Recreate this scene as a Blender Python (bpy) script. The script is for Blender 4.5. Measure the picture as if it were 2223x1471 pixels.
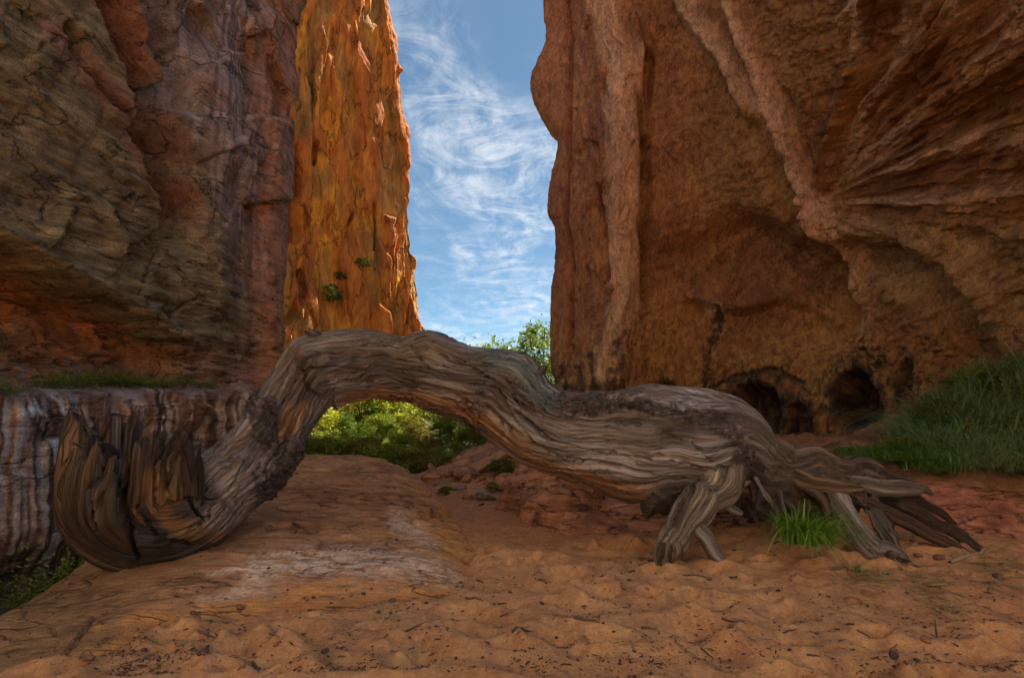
import bpy, math, random
import numpy as np
from mathutils import Vector

for o in list(bpy.data.objects):
    bpy.data.objects.remove(o, do_unlink=True)
scene = bpy.context.scene
COL = scene.collection
rng = np.random.default_rng(7)
random.seed(7)

# ---------------------------------------------------------------- camera
FPX, CX, HY, CAMZ = 1235.0, 1111.5, 900.0, 1.4          # photo pixels (2223 wide); eye 1.4 m above the sand
cam_data = bpy.data.cameras.new("camera")
cam = bpy.data.objects.new("camera", cam_data)
COL.objects.link(cam)
cam.location = (0, 0, CAMZ)
cam.rotation_euler = (math.radians(90), 0, 0)
cam_data.sensor_width = 36.0
cam_data.lens = FPX / 2223.0 * 36.0
cam_data.shift_y = (HY - 735.5) / 2223.0
cam_data.clip_end = 3000
scene.camera = cam

# ---------------------------------------------------------------- sky and sun
SUN_EL, SUN_AZ = 55.0, 44.0        # azimuth measured from +Y (view direction) towards +X
SUN_STRENGTH = 5.0
SKY_STRENGTH = 0.05
scene.view_settings.view_transform = 'Standard'
scene.view_settings.look = 'None'
scene.view_settings.exposure = 1.55
scene.view_settings.gamma = 1.0
scene.view_settings.use_curve_mapping = False

world = bpy.data.worlds.new("World")
scene.world = world
world.use_nodes = True
wn, wl = world.node_tree.nodes, world.node_tree.links
wn.clear()
w_out = wn.new("ShaderNodeOutputWorld")
w_bg = wn.new("ShaderNodeBackground")
w_sky = wn.new("ShaderNodeTexSky")
w_sky.sky_type = 'NISHITA'
w_sky.sun_disc = False
w_sky.sun_elevation = math.radians(SUN_EL)
w_sky.sun_rotation = math.radians(SUN_AZ)
w_sky.altitude = 1200
w_sky.air_density = 0.75
w_sky.dust_density = 0.9
w_sky.ozone_density = 2.6
w_bg.inputs[1].default_value = SKY_STRENGTH
# cirrus: noise on the direction projected to a plane high above
tc = wn.new("ShaderNodeTexCoord")
sep = wn.new("ShaderNodeSeparateXYZ"); wl.new(tc.outputs["Generated"], sep.inputs[0])
zc = wn.new("ShaderNodeMath"); zc.operation = 'MAXIMUM'; zc.inputs[1].default_value = 0.0
wl.new(sep.outputs[2], zc.inputs[0])
za = wn.new("ShaderNodeMath"); za.operation = 'ADD'; za.inputs[1].default_value = 0.22
wl.new(zc.outputs[0], za.inputs[0])
dx = wn.new("ShaderNodeMath"); dx.operation = 'DIVIDE'; wl.new(sep.outputs[0], dx.inputs[0]); wl.new(za.outputs[0], dx.inputs[1])
dy = wn.new("ShaderNodeMath"); dy.operation = 'DIVIDE'; wl.new(sep.outputs[1], dy.inputs[0]); wl.new(za.outputs[0], dy.inputs[1])
cmb = wn.new("ShaderNodeCombineXYZ"); wl.new(dx.outputs[0], cmb.inputs[0]); wl.new(dy.outputs[0], cmb.inputs[1])


def w_noise(scale, detail, rough, dist, loc, sc, rot=0.0):
    mp = wn.new("ShaderNodeMapping")
    mp.inputs["Location"].default_value = loc
    mp.inputs["Scale"].default_value = sc
    mp.inputs["Rotation"].default_value = (0, 0, rot)
    wl.new(cmb.outputs[0], mp.inputs[0])
    nz = wn.new("ShaderNodeTexNoise")
    nz.inputs["Scale"].default_value = scale
    nz.inputs["Detail"].default_value = detail
    nz.inputs["Roughness"].default_value = rough
    nz.inputs["Distortion"].default_value = dist
    wl.new(mp.outputs[0], nz.inputs["Vector"])
    return nz.outputs[0]


def w_ramp(sock, a, b):
    r = wn.new("ShaderNodeMapRange")
    r.interpolation_type = 'SMOOTHSTEP'
    r.inputs[1].default_value = a; r.inputs[2].default_value = b
    wl.new(sock, r.inputs[0])
    return r.outputs[0]


def w_math(op, a, b):
    m = wn.new("ShaderNodeMath"); m.operation = op
    for k, v in enumerate((a, b)):
        if isinstance(v, (int, float)):
            m.inputs[k].default_value = v
        else:
            wl.new(v, m.inputs[k])
    return m.outputs[0]


c_big = w_ramp(w_noise(1.7, 5, 0.55, 1.2, (3.25, 0.35, 0), (1.0, 0.8, 1), 0.35), 0.30, 0.64)
c_fine = w_ramp(w_noise(5.0, 10, 0.70, 1.6, (1.3, 7.7, 0), (0.8, 1.3, 1), -0.6), 0.40, 0.74)
c_rip = w_ramp(w_noise(15.0, 6, 0.6, 0.5, (4.3, 2.7, 0), (1.5, 0.7, 1), 0.7), 0.35, 0.70)
c_all = w_math('MULTIPLY', c_big, w_math('ADD', w_math('MULTIPLY', c_fine, 0.75), w_math('MULTIPLY', c_rip, 0.25)))
c_veil = w_math('ADD', w_math('MULTIPLY', c_all, 0.80), 0.025)
mixc = wn.new("ShaderNodeMix"); mixc.data_type = 'RGBA'
wl.new(c_veil, mixc.inputs[0])
tint = wn.new("ShaderNodeMix"); tint.data_type = 'RGBA'; tint.blend_type = 'MULTIPLY'; tint.inputs[0].default_value = 1.0
wl.new(w_sky.outputs[0], tint.inputs[6]); tint.inputs[7].default_value = (0.80, 1.02, 0.95, 1)
wl.new(tint.outputs[2], mixc.inputs[6])
mixc.inputs[7].default_value = (7.6, 7.7, 7.8, 1)
wl.new(mixc.outputs[2], w_bg.inputs[0])
wl.new(w_bg.outputs[0], w_out.inputs[0])

sd = bpy.data.lights.new("sun", 'SUN')
sd.energy = SUN_STRENGTH
sd.angle = math.radians(0.53)
sd.color = (1.0, 0.87, 0.68)
sun = bpy.data.objects.new("sun", sd)
COL.objects.link(sun)
_e, _a = math.radians(SUN_EL), math.radians(SUN_AZ)
to_sun = Vector((math.cos(_e) * math.sin(_a), math.cos(_e) * math.cos(_a), math.sin(_e)))
sun.rotation_euler = to_sun.to_track_quat('Z', 'Y').to_euler()
sun.location = (30, 30, 60)

scene.render.engine = 'CYCLES'
scene.cycles.use_denoising = True
scene.cycles.use_adaptive_sampling = True
scene.cycles.adaptive_threshold = 0.03
scene.cycles.use_light_tree = False
scene.cycles.max_bounces = 6
scene.cycles.diffuse_bounces = 5
scene.cycles.glossy_bounces = 2
scene.cycles.transmission_bounces = 3
scene.cycles.sample_clamp_indirect = 6.0

# ---------------------------------------------------------------- numpy noise
_perm = rng.permutation(256)
_perm = np.concatenate([_perm, _perm, _perm])
_grad = rng.normal(size=(256, 3)); _grad /= np.linalg.norm(_grad, axis=1)[:, None]


_g2 = np.stack([np.cos(np.arange(256) * 2.399963), np.sin(np.arange(256) * 2.399963)]).astype(np.float32)
_g3 = np.ascontiguousarray(_grad.T).astype(np.float32)
_perm = _perm.astype(np.int32)


def perlin(x, y, z=0.0, seed=0):
    x = np.asarray(x, np.float32) + np.float32(seed * 17.13 % 211); y = np.asarray(y, np.float32) - np.float32(seed * 9.71 % 193)
    flat = np.ndim(z) == 0
    if flat:
        x = x + np.float32(float(z) * 31.7)
        x, y = np.broadcast_arrays(x, y)
    else:
        z = np.asarray(z, np.float32) + np.float32(seed * 3.37 % 97)
        x, y, z = np.broadcast_arrays(x, y, z)
        zf0 = np.floor(z); zf = z - zf0; zi = zf0.astype(np.int32) & 255
        w = zf * zf * zf * (zf * (zf * 6 - 15) + 10)
    xf0, yf0 = np.floor(x), np.floor(y)
    xf, yf = x - xf0, y - yf0
    xi, yi = xf0.astype(np.int32) & 255, yf0.astype(np.int32) & 255
    u = xf * xf * xf * (xf * (xf * 6 - 15) + 10)
    v = yf * yf * yf * (yf * (yf * 6 - 15) + 10)
    r = np.zeros(x.shape, np.float32)
    for dx_ in (0, 1):
        wx = u if dx_ else 1 - u
        a = _perm[xi + dx_]
        for dy_ in (0, 1):
            wy = wx * (v if dy_ else 1 - v)
            b = _perm[a + yi + dy_]
            if flat:
                r += wy * (_g2[0][b] * (xf - dx_) + _g2[1][b] * (yf - dy_))
            else:
                for dz_ in (0, 1):
                    h = _perm[b + zi + dz_]
                    r += wy * (w if dz_ else 1 - w) * (_g3[0][h] * (xf - dx_) + _g3[1][h] * (yf - dy_) + _g3[2][h] * (zf - dz_))
    return r * np.float32(1.5)


def fbm(x, y, z=0.0, octv=4, gain=0.5, lac=2.03, seed=0):
    r, amp, f = 0.0, 1.0, 1.0
    x, y = np.asarray(x, np.float32), np.asarray(y, np.float32)
    z = float(z) if np.ndim(z) == 0 else np.asarray(z, np.float32)
    for k in range(octv):
        r = r + amp * perlin(x * f, y * f, z * f, seed + k * 5)
        amp *= gain; f *= lac
    return r


def ridged(x, y, z=0.0, octv=3, gain=0.5, lac=2.1, seed=0):
    r, amp, f, tot = 0.0, 1.0, 1.0, 0.0
    x, y = np.asarray(x, np.float32), np.asarray(y, np.float32)
    z = float(z) if np.ndim(z) == 0 else np.asarray(z, np.float32)
    for k in range(octv):
        r = r + amp * (1 - np.abs(perlin(x * f, y * f, z * f, seed + k * 5)) * 2)
        tot += amp
        amp *= gain; f *= lac
    return r / tot


def sstep(a, b, x):
    t = np.clip((x - a) / (b - a), 0, 1)
    return t * t * (3 - 2 * t)


def poly_dist(px, py, poly):
    """distance of every point to an open polyline, position along it (0..1) and signed side (+ = to the right / below)"""
    best = np.full(px.shape, 1e9); tt = np.zeros(px.shape); side = np.zeros(px.shape)
    n = len(poly) - 1
    for i in range(n):
        ax, ay = poly[i][:2]; bx, by = poly[i + 1][:2]
        vx, vy = bx - ax, by - ay
        L2 = vx * vx + vy * vy + 1e-9
        t = np.clip(((px - ax) * vx + (py - ay) * vy) / L2, 0, 1)
        ex, ey = px - (ax + t * vx), py - (ay + t * vy)
        d = np.hypot(ex, ey)
        m = d < best
        best = np.where(m, d, best)
        tt = np.where(m, (i + t) / n, tt)
        side = np.where(m, np.sign(vx * ey - vy * ex), side)
    return best, tt, side


def plates(u, v, seeds_n, ulim, vlim, seed):
    """blocky fracture: per-cell offset with tilt (returns offset in -1..1 and distance to the cell border)"""
    r = np.random.default_rng(seed)
    su = r.uniform(*ulim, seeds_n); sv = r.uniform(*vlim, seeds_n)
    off = r.uniform(-1, 1, seeds_n); tu = r.normal(0, .5, seeds_n); tv = r.normal(0, .5, seeds_n)
    shp = u.shape
    u, v = u.ravel(), v.ravel()
    out = np.empty(u.size); edge = np.empty(u.size)
    for s in range(0, u.size, 40000):
        du = u[s:s + 40000, None] - su[None]; dv = v[s:s + 40000, None] - sv[None]
        d = du * du + dv * dv
        i = np.argpartition(d, 1, axis=1)[:, :2]
        d2 = np.take_along_axis(d, i, 1)
        sw = d2[:, 0] > d2[:, 1]
        i0 = np.where(sw, i[:, 1], i[:, 0])
        a = np.sqrt(np.min(d2, 1)); b = np.sqrt(np.max(d2, 1))
        k = np.arange(len(i0))
        out[s:s + 40000] = off[i0] + tu[i0] * du[k, i0] + tv[i0] * dv[k, i0]
        edge[s:s + 40000] = b - a
    return out.reshape(shp), edge.reshape(shp)


# ---------------------------------------------------------------- mesh helpers
def at(px, py, Y):
    """photo pixel at depth Y -> world point"""
    return np.array([(px - CX) * Y / FPX, Y, CAMZ - (py - HY) * Y / FPX])


def proj(P):
    Y = np.maximum(P[..., 1], 0.3)
    return CX + FPX * P[..., 0] / Y, HY - FPX * (P[..., 2] - CAMZ) / Y


def raw_mesh(name, V, F, smooth=True, col=None, uv=None, extra=None):
    """V (n,3), F (m,k) all faces with k corners"""
    V = np.asarray(V, np.float32); F = np.asarray(F, np.int32)
    me = bpy.data.meshes.new(name)
    k = F.shape[1]
    me.vertices.add(len(V)); me.vertices.foreach_set("co", V.ravel())
    me.loops.add(F.size); me.loops.foreach_set("vertex_index", F.ravel())
    me.polygons.add(len(F))
    me.polygons.foreach_set("loop_start", np.arange(0, F.size, k, dtype=np.int32))
    if smooth:
        me.polygons.foreach_set("use_smooth", np.ones(len(F), bool))
    me.update(calc_edges=True)
    if col is not None:
        a = me.attributes.new("Col", 'FLOAT_COLOR', 'POINT')
        c = np.ones((len(V), 4), np.float32); c[:, :3] = np.clip(np.asarray(col).reshape(-1, 3), 0.003, 0.95)
        a.data.foreach_set("color", c.ravel())
    if uv is not None:
        a = me.attributes.new("Grain", 'FLOAT_VECTOR', 'POINT')
        a.data.foreach_set("vector", np.asarray(uv, np.float32).reshape(-1, 3).ravel())
    if extra:
        for nm, arr in extra.items():
            a = me.attributes.new(nm, 'FLOAT', 'POINT')
            a.data.foreach_set("value", np.asarray(arr, np.float32).ravel())
    return me


def grid_faces(nu, nv, wrap_v=False, flip=False):
    i = np.arange(nu - 1)[:, None]; j = np.arange(nv if wrap_v else nv - 1)[None]
    j2 = (j + 1) % nv
    a = i * nv + j; b = i * nv + j2; c = (i + 1) * nv + j2; d = (i + 1) * nv + j
    F = np.stack([a, b, c, d] if not flip else [a, d, c, b], -1).reshape(-1, 4)
    return F


def add(name, me, mat, parent=None, label=None, cat=None, group=None, kind=None):
    o = bpy.data.objects.new(name, me)
    COL.objects.link(o)
    if me is not None and mat is not None and len(me.materials) == 0:
        me.materials.append(mat)
    if parent is not None:
        o.parent = parent
    tag(o, label, cat, group, kind)
    return o


def tag(o, label=None, cat=None, group=None, kind=None):
    if label: o["label"] = label
    if cat: o["category"] = cat
    if group: o["group"] = group
    if kind: o["kind"] = kind
    return o


def empty(name, loc, label=None, cat=None, group=None):
    o = bpy.data.objects.new(name, None)
    COL.objects.link(o)
    o.location = loc
    o.empty_display_size = 0.2
    return tag(o, label, cat, group)


def cr_axis(P, t):
    """Catmull-Rom along axis 0 at parameters t (control index units)"""
    n = len(P)
    i = np.clip(np.floor(t).astype(int), 0, n - 2)
    f = (t - i).reshape((-1,) + (1,) * (P.ndim - 1))
    p0, p1, p2, p3 = P[np.maximum(i - 1, 0)], P[i], P[i + 1], P[np.minimum(i + 2, n - 1)]
    return 0.5 * ((2 * p1) + (p2 - p0) * f + (2 * p0 - 5 * p1 + 4 * p2 - p3) * f ** 2 + (3 * p1 - p0 - 3 * p2 + p3) * f ** 3)


def seg_params(counts):
    """counts[i] samples in segment i"""
    t = [np.linspace(i, i + 1, c, endpoint=False) for i, c in enumerate(counts)]
    return np.concatenate(t + [[float(len(counts))]])


def loft(net, cu, cv):
    P = cr_axis(np.asarray(net, float), seg_params(cu))
    P = cr_axis(P.transpose(1, 0, 2), seg_params(cv)).transpose(1, 0, 2)
    return P


def normals(P):
    du = np.gradient(P, axis=0); dv = np.gradient(P, axis=1)
    n = np.cross(du, dv)
    return n / (np.linalg.norm(n, axis=-1, keepdims=True) + 1e-9)


def mixc3(a, b, t):
    return a * (1 - t[..., None]) + np.asarray(b) * t[..., None]


# ---------------------------------------------------------------- materials
def new_mat(name):
    m = bpy.data.materials.new(name)
    m.use_nodes = True
    n, l = m.node_tree.nodes, m.node_tree.links
    n.clear()
    out = n.new("ShaderNodeOutputMaterial"); b = n.new("ShaderNodeBsdfPrincipled")
    l.new(b.outputs[0], out.inputs[0])
    return m, n, l, b


def n_noise(n, l, vec, scale, detail=5, rough=0.6, dist=0.0, sc=(1, 1, 1), rot=(0, 0, 0)):
    mp = n.new("ShaderNodeMapping")
    mp.inputs["Scale"].default_value = sc
    mp.inputs["Rotation"].default_value = rot
    l.new(vec, mp.inputs[0])
    z = n.new("ShaderNodeTexNoise")
    z.inputs["Scale"].default_value = scale; z.inputs["Detail"].default_value = detail
    z.inputs["Roughness"].default_value = rough; z.inputs["Distortion"].default_value = dist
    l.new(mp.outputs[0], z.inputs["Vector"])
    return z.outputs[0]


def n_range(n, l, s, a, b, c=0.0, d=1.0):
    r = n.new("ShaderNodeMapRange")
    for k, v in enumerate((a, b, c, d)):
        r.inputs[k + 1].default_value = v
    l.new(s, r.inputs[0])
    return r.outputs[0]


def n_mix(n, l, fac, a, b, mode='MIX'):
    m = n.new("ShaderNodeMix"); m.data_type = 'RGBA'; m.blend_type = mode
    for k, v in ((0, fac), (6, a), (7, b)):
        if isinstance(v, (int, float)):
            m.inputs[k].default_value = v
        elif isinstance(v, tuple):
            m.inputs[k].default_value = v + (1,) if len(v) == 3 else v
        else:
            l.new(v, m.inputs[k])
    return m.outputs[2]


def n_math(n, l, op, a, b=0.0):
    m = n.new("ShaderNodeMath"); m.operation = op
    for k, v in enumerate((a, b)):
        if isinstance(v, (int, float)):
            m.inputs[k].default_value = v
        else:
            l.new(v, m.inputs[k])
    return m.outputs[0]


def n_gray(n, l, s):
    c = n.new("ShaderNodeCombineColor")
    for k in range(3):
        l.new(s, c.inputs[k])
    return c.outputs[0]


def rock_mat(name, layers, grain=60.0, bump=0.5, dist=0.05, rough=0.85, contrast=0.5, speck=None, spec=0.25, vein=None):
    """colour from the Col attribute, broken by stretched noises (layers: (scale xyz, weight)); bump from the same"""
    m, n, l, b = new_mat(name)
    at_ = n.new("ShaderNodeAttribute"); at_.attribute_name = "Col"
    g = n.new("ShaderNodeNewGeometry")
    pos = g.outputs["Position"]
    h = None
    for k, (sc, wgt, rot) in enumerate(layers):
        s = n_noise(n, l, pos, 1.0, 5, 0.68, 0.4, sc, rot)
        s = n_math(n, l, 'MULTIPLY', s, wgt)
        h = s if h is None else n_math(n, l, 'ADD', h, s)
    fine = n_noise(n, l, pos, grain, 2, 0.7)
    tot = sum(w for _, w, _ in layers)
    v = n_range(n, l, h, tot * 0.34, tot * 0.66, 1 - contrast, 1 + contrast)
    v2 = n_range(n, l, fine, 0.3, 0.7, 0.70, 1.30)
    v = n_math(n, l, 'MULTIPLY', v, v2)
    c = n_mix(n, l, 1.0, at_.outputs["Color"], n_gray(n, l, v), 'MULTIPLY')
    hs = n.new("ShaderNodeHueSaturation")
    l.new(c, hs.inputs["Color"])
    l.new(n_range(n, l, h, tot * .3, tot * .7, 0.49, 0.51), hs.inputs["Hue"])
    l.new(n_range(n, l, fine, 0.3, 0.7, 0.9, 1.1), hs.inputs["Saturation"])
    c = hs.outputs[0]
    if vein:
        vn = n_noise(n, l, pos, 1.0, 5, 0.55, 0.15, vein[0], vein[1])
        vn = n_math(n, l, 'ABSOLUTE', n_math(n, l, 'SUBTRACT', vn, 0.5))
        vn = n_range(n, l, vn, 0.0, vein[2], vein[3], 1.0)
        c = n_mix(n, l, 1.0, c, n_gray(n, l, vn), 'MULTIPLY')
        h = n_math(n, l, 'ADD', h, n_math(n, l, 'MULTIPLY', vn, .6 * tot))
    if speck:
        sp = n_noise(n, l, pos, speck[0], 3, 0.6)
        c = n_mix(n, l, n_range(n, l, sp, speck[1], speck[1] + 0.05), c, speck[2])
    l.new(c, b.inputs["Base Color"])
    b.inputs["Roughness"].default_value = rough
    b.inputs["Specular IOR Level"].default_value = spec
    hh = n_math(n, l, 'ADD', h, n_math(n, l, 'MULTIPLY', fine, 0.18 * tot))
    bp = n.new("ShaderNodeBump")
    bp.inputs["Strength"].default_value = bump; bp.inputs["Distance"].default_value = dist
    l.new(hh, bp.inputs["Height"]); l.new(bp.outputs[0], b.inputs["Normal"])
    return m
# ================================================================ cliffs
Z0 = (0, 0, 0)
M_LEFT = rock_mat("left_cliff_rock", [((5.0, 0.9, 7.0), 1.0, Z0), ((2.2, 2.2, 2.2), 0.7, Z0), ((16, 3, 24), 0.6, Z0)], 45, 1.0, 0.06, 0.78, 0.75, vein=((.8, .55, 1.6), Z0, .010, .55))
M_FAR = rock_mat("far_cliff_rock", [((1.6, 1.2, 0.22), 1.0, Z0), ((0.6, 0.6, 0.6), 0.6, Z0), ((5, 4, 1.2), 0.6, Z0)], 14, 0.8, 0.16, 0.9, 0.6, vein=((.5, .4, .16), Z0, .014, .45))
M_RIGHT = rock_mat("alcove_rock", [((.5, .5, .4), 0.5, Z0), ((6.0, 2.2, 2.6), 1.0, (0.5, 0.3, 0.6)), ((20, 8, 9), 0.9, (0.5, 0.3, 0.6))], 32, 0.75, 0.045, 0.85, 0.75, vein=((.9, .5, .7), (.5, .3, .6), .009, .62))

# ---- near left wall: plan line runs away from the camera on the left, then turns round a corner
lw_Y = np.array([-24., -30, -30, -21, -12, -6, -1, 2.5, 4.6, 5.8, 6.6, 7.4, 8.3, 9.3, 10.4, 11.5, 12.4, 13.0, 13.6, 14.6, 16.5])  # first columns: unseen wall behind the camera, added to bounce sunlight
lw_X = np.array([26., 12, -4, -12, -10.5, -8.4, -7.0, -6.35, -6.1, -6.0, -5.94, -5.83, -5.71, -5.57, -5.42, -5.27, -5.16, -5.25, -6.0, -8.0, -13.0])
lw_Z = np.array([-2.5, -0.9, 0.2, 1.0, 1.7, 2.4, 3.2, 4.2, 5.4, 6.8, 8.4, 10.2, 11.6, 12.8, 13.6, 14.])
net = np.zeros((len(lw_Y), len(lw_Z), 3))
for i in range(len(lw_Y)):
    for j in range(len(lw_Z)):
        z = lw_Z[j]
        lean = 0.028 * max(z - 2.0, 0) - 1.2 * max(z - 12, 0)
        if lw_Y[i] < 2.6:  # unseen part behind the camera, raised to throw light into the canyon
            lean = 0
            if z > 4: z = 4 + (z - 4) * 3.0
        net[i, j] = (lw_X[i] + lean, lw_Y[i], z)
P = loft(net, [6, 6, 6, 6, 6, 6, 8, 16, 26, 30, 34, 36, 38, 38, 38, 34, 26, 22, 10, 6],
         [8, 26, 30, 32, 32, 34, 36, 38, 40, 40, 40, 40, 20, 12, 6])
N = normals(P); N *= np.sign(N[:, :, 0:1].mean()) if N[:, :, 0].mean() < 0 else 1.0
if (N[..., 0] < 0).mean() > .5: N = -N
px, py = proj(P)
px = np.where(P[..., 1] < 1.0, -3000, px)
Yw, Zw = P[..., 1], P[..., 2]
d = 0.07 * fbm(Yw * .35, Zw * .45, P[..., 0] * .3, 4, seed=1)
wx = px + 9 * fbm(Yw * 1.2, Zw * 1.2, 0, 3, seed=3); wy = py + 9 * fbm(Yw * 1.2, Zw * 1.2, 5, 3, seed=4)
upper = sstep(0, 30, 505 + 0.66 * np.clip(px, -200, 420) - wy)      # above the overhang edge
olive = sstep(60, -120, px - 420 + 0.0 * py + 0.75 * (300 - py) * 0.55) * sstep(830, 700, py)
# bedding relief on the olive block, flutes on the varnished right part
bed = ridged(Yw * .22, Zw * 2.0, 0, 3, seed=8)
d += (0.07 * (bed - .5) + 0.045 * fbm(Yw * 1.1, Zw * 6.0, 0, 3, seed=9)) * (0.35 + 0.65 * olive)
d += 0.02 * fbm(Yw * 3.0, Zw * .4, 0, 3, seed=10) * (1 - olive)
# fracture plates, larger upwards
po, pe = plates(wx / 95, wy / 150, 150, (-4, 7), (-3, 7), 21)
amp = sstep(840, 700, py) * (0.04 + 0.13 * sstep(150, 420, px) * sstep(650, 350, py))
d += amp * np.clip(po, -1.3, 1.3) - 0.25 * sstep(.05, 0.0, pe) * amp
po2, pe2 = plates(wx / 40, wy / 75, 520, (-8, 18), (-5, 13), 22)
d += 0.35 * amp * np.clip(po2, -1, 1) * sstep(.45, .75, fbm(px / 170, py / 170, 2, 2, seed=14) + .5)
# big dark cleft with red rock and the slab beside it
for poly, w, dep in (([(205, -160), (262, 20), (300, 130), (340, 235), (368, 330), (392, 440), (398, 560)], 40, 1.25),
                     ([(330, -100), (360, 60), (395, 170), (385, 260)], 34, .55),
                     ([(150, 60), (190, 150), (285, 260), (330, 330), (355, 395)], 14, .30)):
    dd, t, s = poly_dist(wx, wy, poly)
    d -= dep * sstep(w, w * .72, dd) * sstep(1.02, .85, t)
for poly, w, dep in (([(455, 130), (470, 300), (455, 480), (470, 640)], 60, .16), ([(560, 40), (575, 250), (590, 480), (585, 700), (590, 820)], 34, .20),
                     ([(95, 520), (160, 430), (240, 470), (255, 540)], 30, .12)):
    dd, t, s = poly_dist(wx, wy, poly)
    d += dep * sstep(w, 0, dd)
# thin cracks / flake edges (one side proud)
flk = np.zeros_like(d)
for poly in ([(330, 535), (372, 560), (398, 590), (402, 600)], [(430, 645), (455, 672), (490, 690), (512, 735), (516, 760)],
             [(300, 640), (340, 565), (352, 540)], [(370, 690), (430, 645)], [(95, 480), (110, 430), (190, 440), (200, 470)],
             [(0, 165), (70, 215), (110, 265)], [(65, 120), (90, 100), (130, 85)], [(370, 355), (440, 385)], [(290, 290), (345, 370), (360, 395)],
             [(240, 450), (262, 480), (255, 540)], [(520, 250), (545, 300), (530, 380)]):
    dd, t, s = poly_dist(px + 3 * fbm(px / 14, py / 14, 0, 2, seed=5), py + 3 * fbm(px / 14, py / 14, 3, 2, seed=6), poly)
    d -= 0.10 * sstep(5.0, 1.0, dd)
    d += 0.05 * np.where(s > 0, 1, -.2) * np.exp(-dd / 26.0)
# overhang: recess below the edge
edge = [(-400, 280), (-150, 440), (0, 518), (60, 545), (130, 592), (200, 625), (250, 655), (285, 672), (330, 698), (375, 735), (402, 772)]
ex = np.interp(px, [e[0] for e in edge], [e[1] for e in edge], right=900)
below = py - ex + 6 * fbm(px / 30, py / 30, 0, 3, seed=12)
rec_span = np.maximum(842 - ex, 40)
rec = sstep(0, 12, below) * np.where(px < 425, 1, 0) * (1 - 0.62 * np.clip(below / rec_span, 0, 1)) * sstep(850, 820, py)
rec *= sstep(418, 385, px)
d -= 1.45 * rec
d += 0.22 * np.exp(-np.abs(below + 14) / 22.0) * (px < 415)
# ribs inside the recess at its right end
for poly in ([(330, 715), (345, 755), (360, 775)], [(365, 725), (385, 770)]):
    dd, t, s = poly_dist(px, py, poly); d += .25 * sstep(15, 0, dd)
# rough shelves just above the plants, then the ledge
rough_band = sstep(735, 765, py) * sstep(850, 828, py) * sstep(600, 380, px)
d += rough_band * (0.10 * fbm(Yw * 2, Zw * 9, 0, 4, seed=15) - 0.10) 
py_j = py + 20 * fbm(Yw * 2.2, 0 * Zw, 0, 4, seed=19)
shelf = sstep(828, 850, py_j)
d += 0.20 * shelf * sstep(600, 520, px) * (1 - .25 * sstep(860, 1100, py))
# lower streaked wall: gentle vertical scallops, undercut foot
low = sstep(838, 872, py_j)
scal = fbm(Yw * 2.4, 0 * Zw, 0, 3, seed=16)
d += low * (0.045 * scal + .02 * fbm(Yw * 5, Zw * .6, 0, 3, seed=17) + .05 * fbm(Yw * 1.5, Zw * 2.5, 0, 4, seed=20))
d -= 0.35 * sstep(0.1, -0.9, Zw)
d += 0.012 * fbm(Yw * 7, Zw * 7, P[..., 0] * 7, 3, seed=18)
Pl = P + N * d[..., None]

# colour of the left wall
n1 = fbm(Yw * .8, Zw * .8, 0, 4, seed=30); n2 = fbm(Yw * 3, Zw * 3, 0, 3, seed=31)
streak = fbm(Yw * 3.2, Zw * .16, 0, 4, seed=32); streak2 = fbm(Yw * 8.0, Zw * .2, 0, 3, seed=33)
C = np.zeros(P.shape) + np.array([.235, .195, .20])
C = mixc3(C, (.33, .285, .30), sstep(-.05, .45, streak))
C = mixc3(C, (.14, .115, .135), sstep(.1, .45, streak2 + n1 * .5) * .8)
C = mixc3(C, (.36, .19, .11), sstep(.2, .6, n1) * .4)
C = mixc3(C, np.array([.175, .148, .092]), olive * .95)
bl1 = fbm(Yw * .5, Zw * 4.5, 0, 4, seed=34); bl2 = fbm(Yw * 2.0, Zw * 17, 0, 3, seed=35)
C = mixc3(C, (.30, .255, .155), olive * sstep(-.2, .6, .6 * bl1 + .8 * bl2) * .8)
C = mixc3(C, (.11, .085, .05), olive * sstep(.1, .6, -.5 * bl1 - .8 * bl2) * .5)
C = mixc3(C, (.11, .09, .06), olive * sstep(.2, .7, -n1 + .4 * n2) * .6)
dd, t, s = poly_dist(wx, wy, [(215, -160), (275, 20), (305, 130), (340, 235), (368, 330), (395, 440), (400, 560)])
C = mixc3(C, (.25, .10, .06), sstep(46, 26, dd + 8 * n2) * .85 * sstep(1.0, .8, t))
dd, t, s = poly_dist(wx, wy, [(120, 70), (190, 150), (290, 270), (355, 395)])
C = mixc3(C, (.24, .14, .12), sstep(45, 15, dd) * .8)
C = mixc3(C, (.47, .20, .075), sstep(.4, .9, rec + .3 * rec * n2))
C = mixc3(C, (.30, .15, .10), rec * sstep(.2, .6, streak) * .7)
C = mixc3(C, (.46, .20, .085), sstep(500, 600, px + 25 * n2) * (.55 + .35 * sstep(560, 760, py)))  # orange glow painted into the corner strip, where varnish is also thinner
C = mixc3(C, (.38, .18, .085), rough_band * .8)
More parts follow.
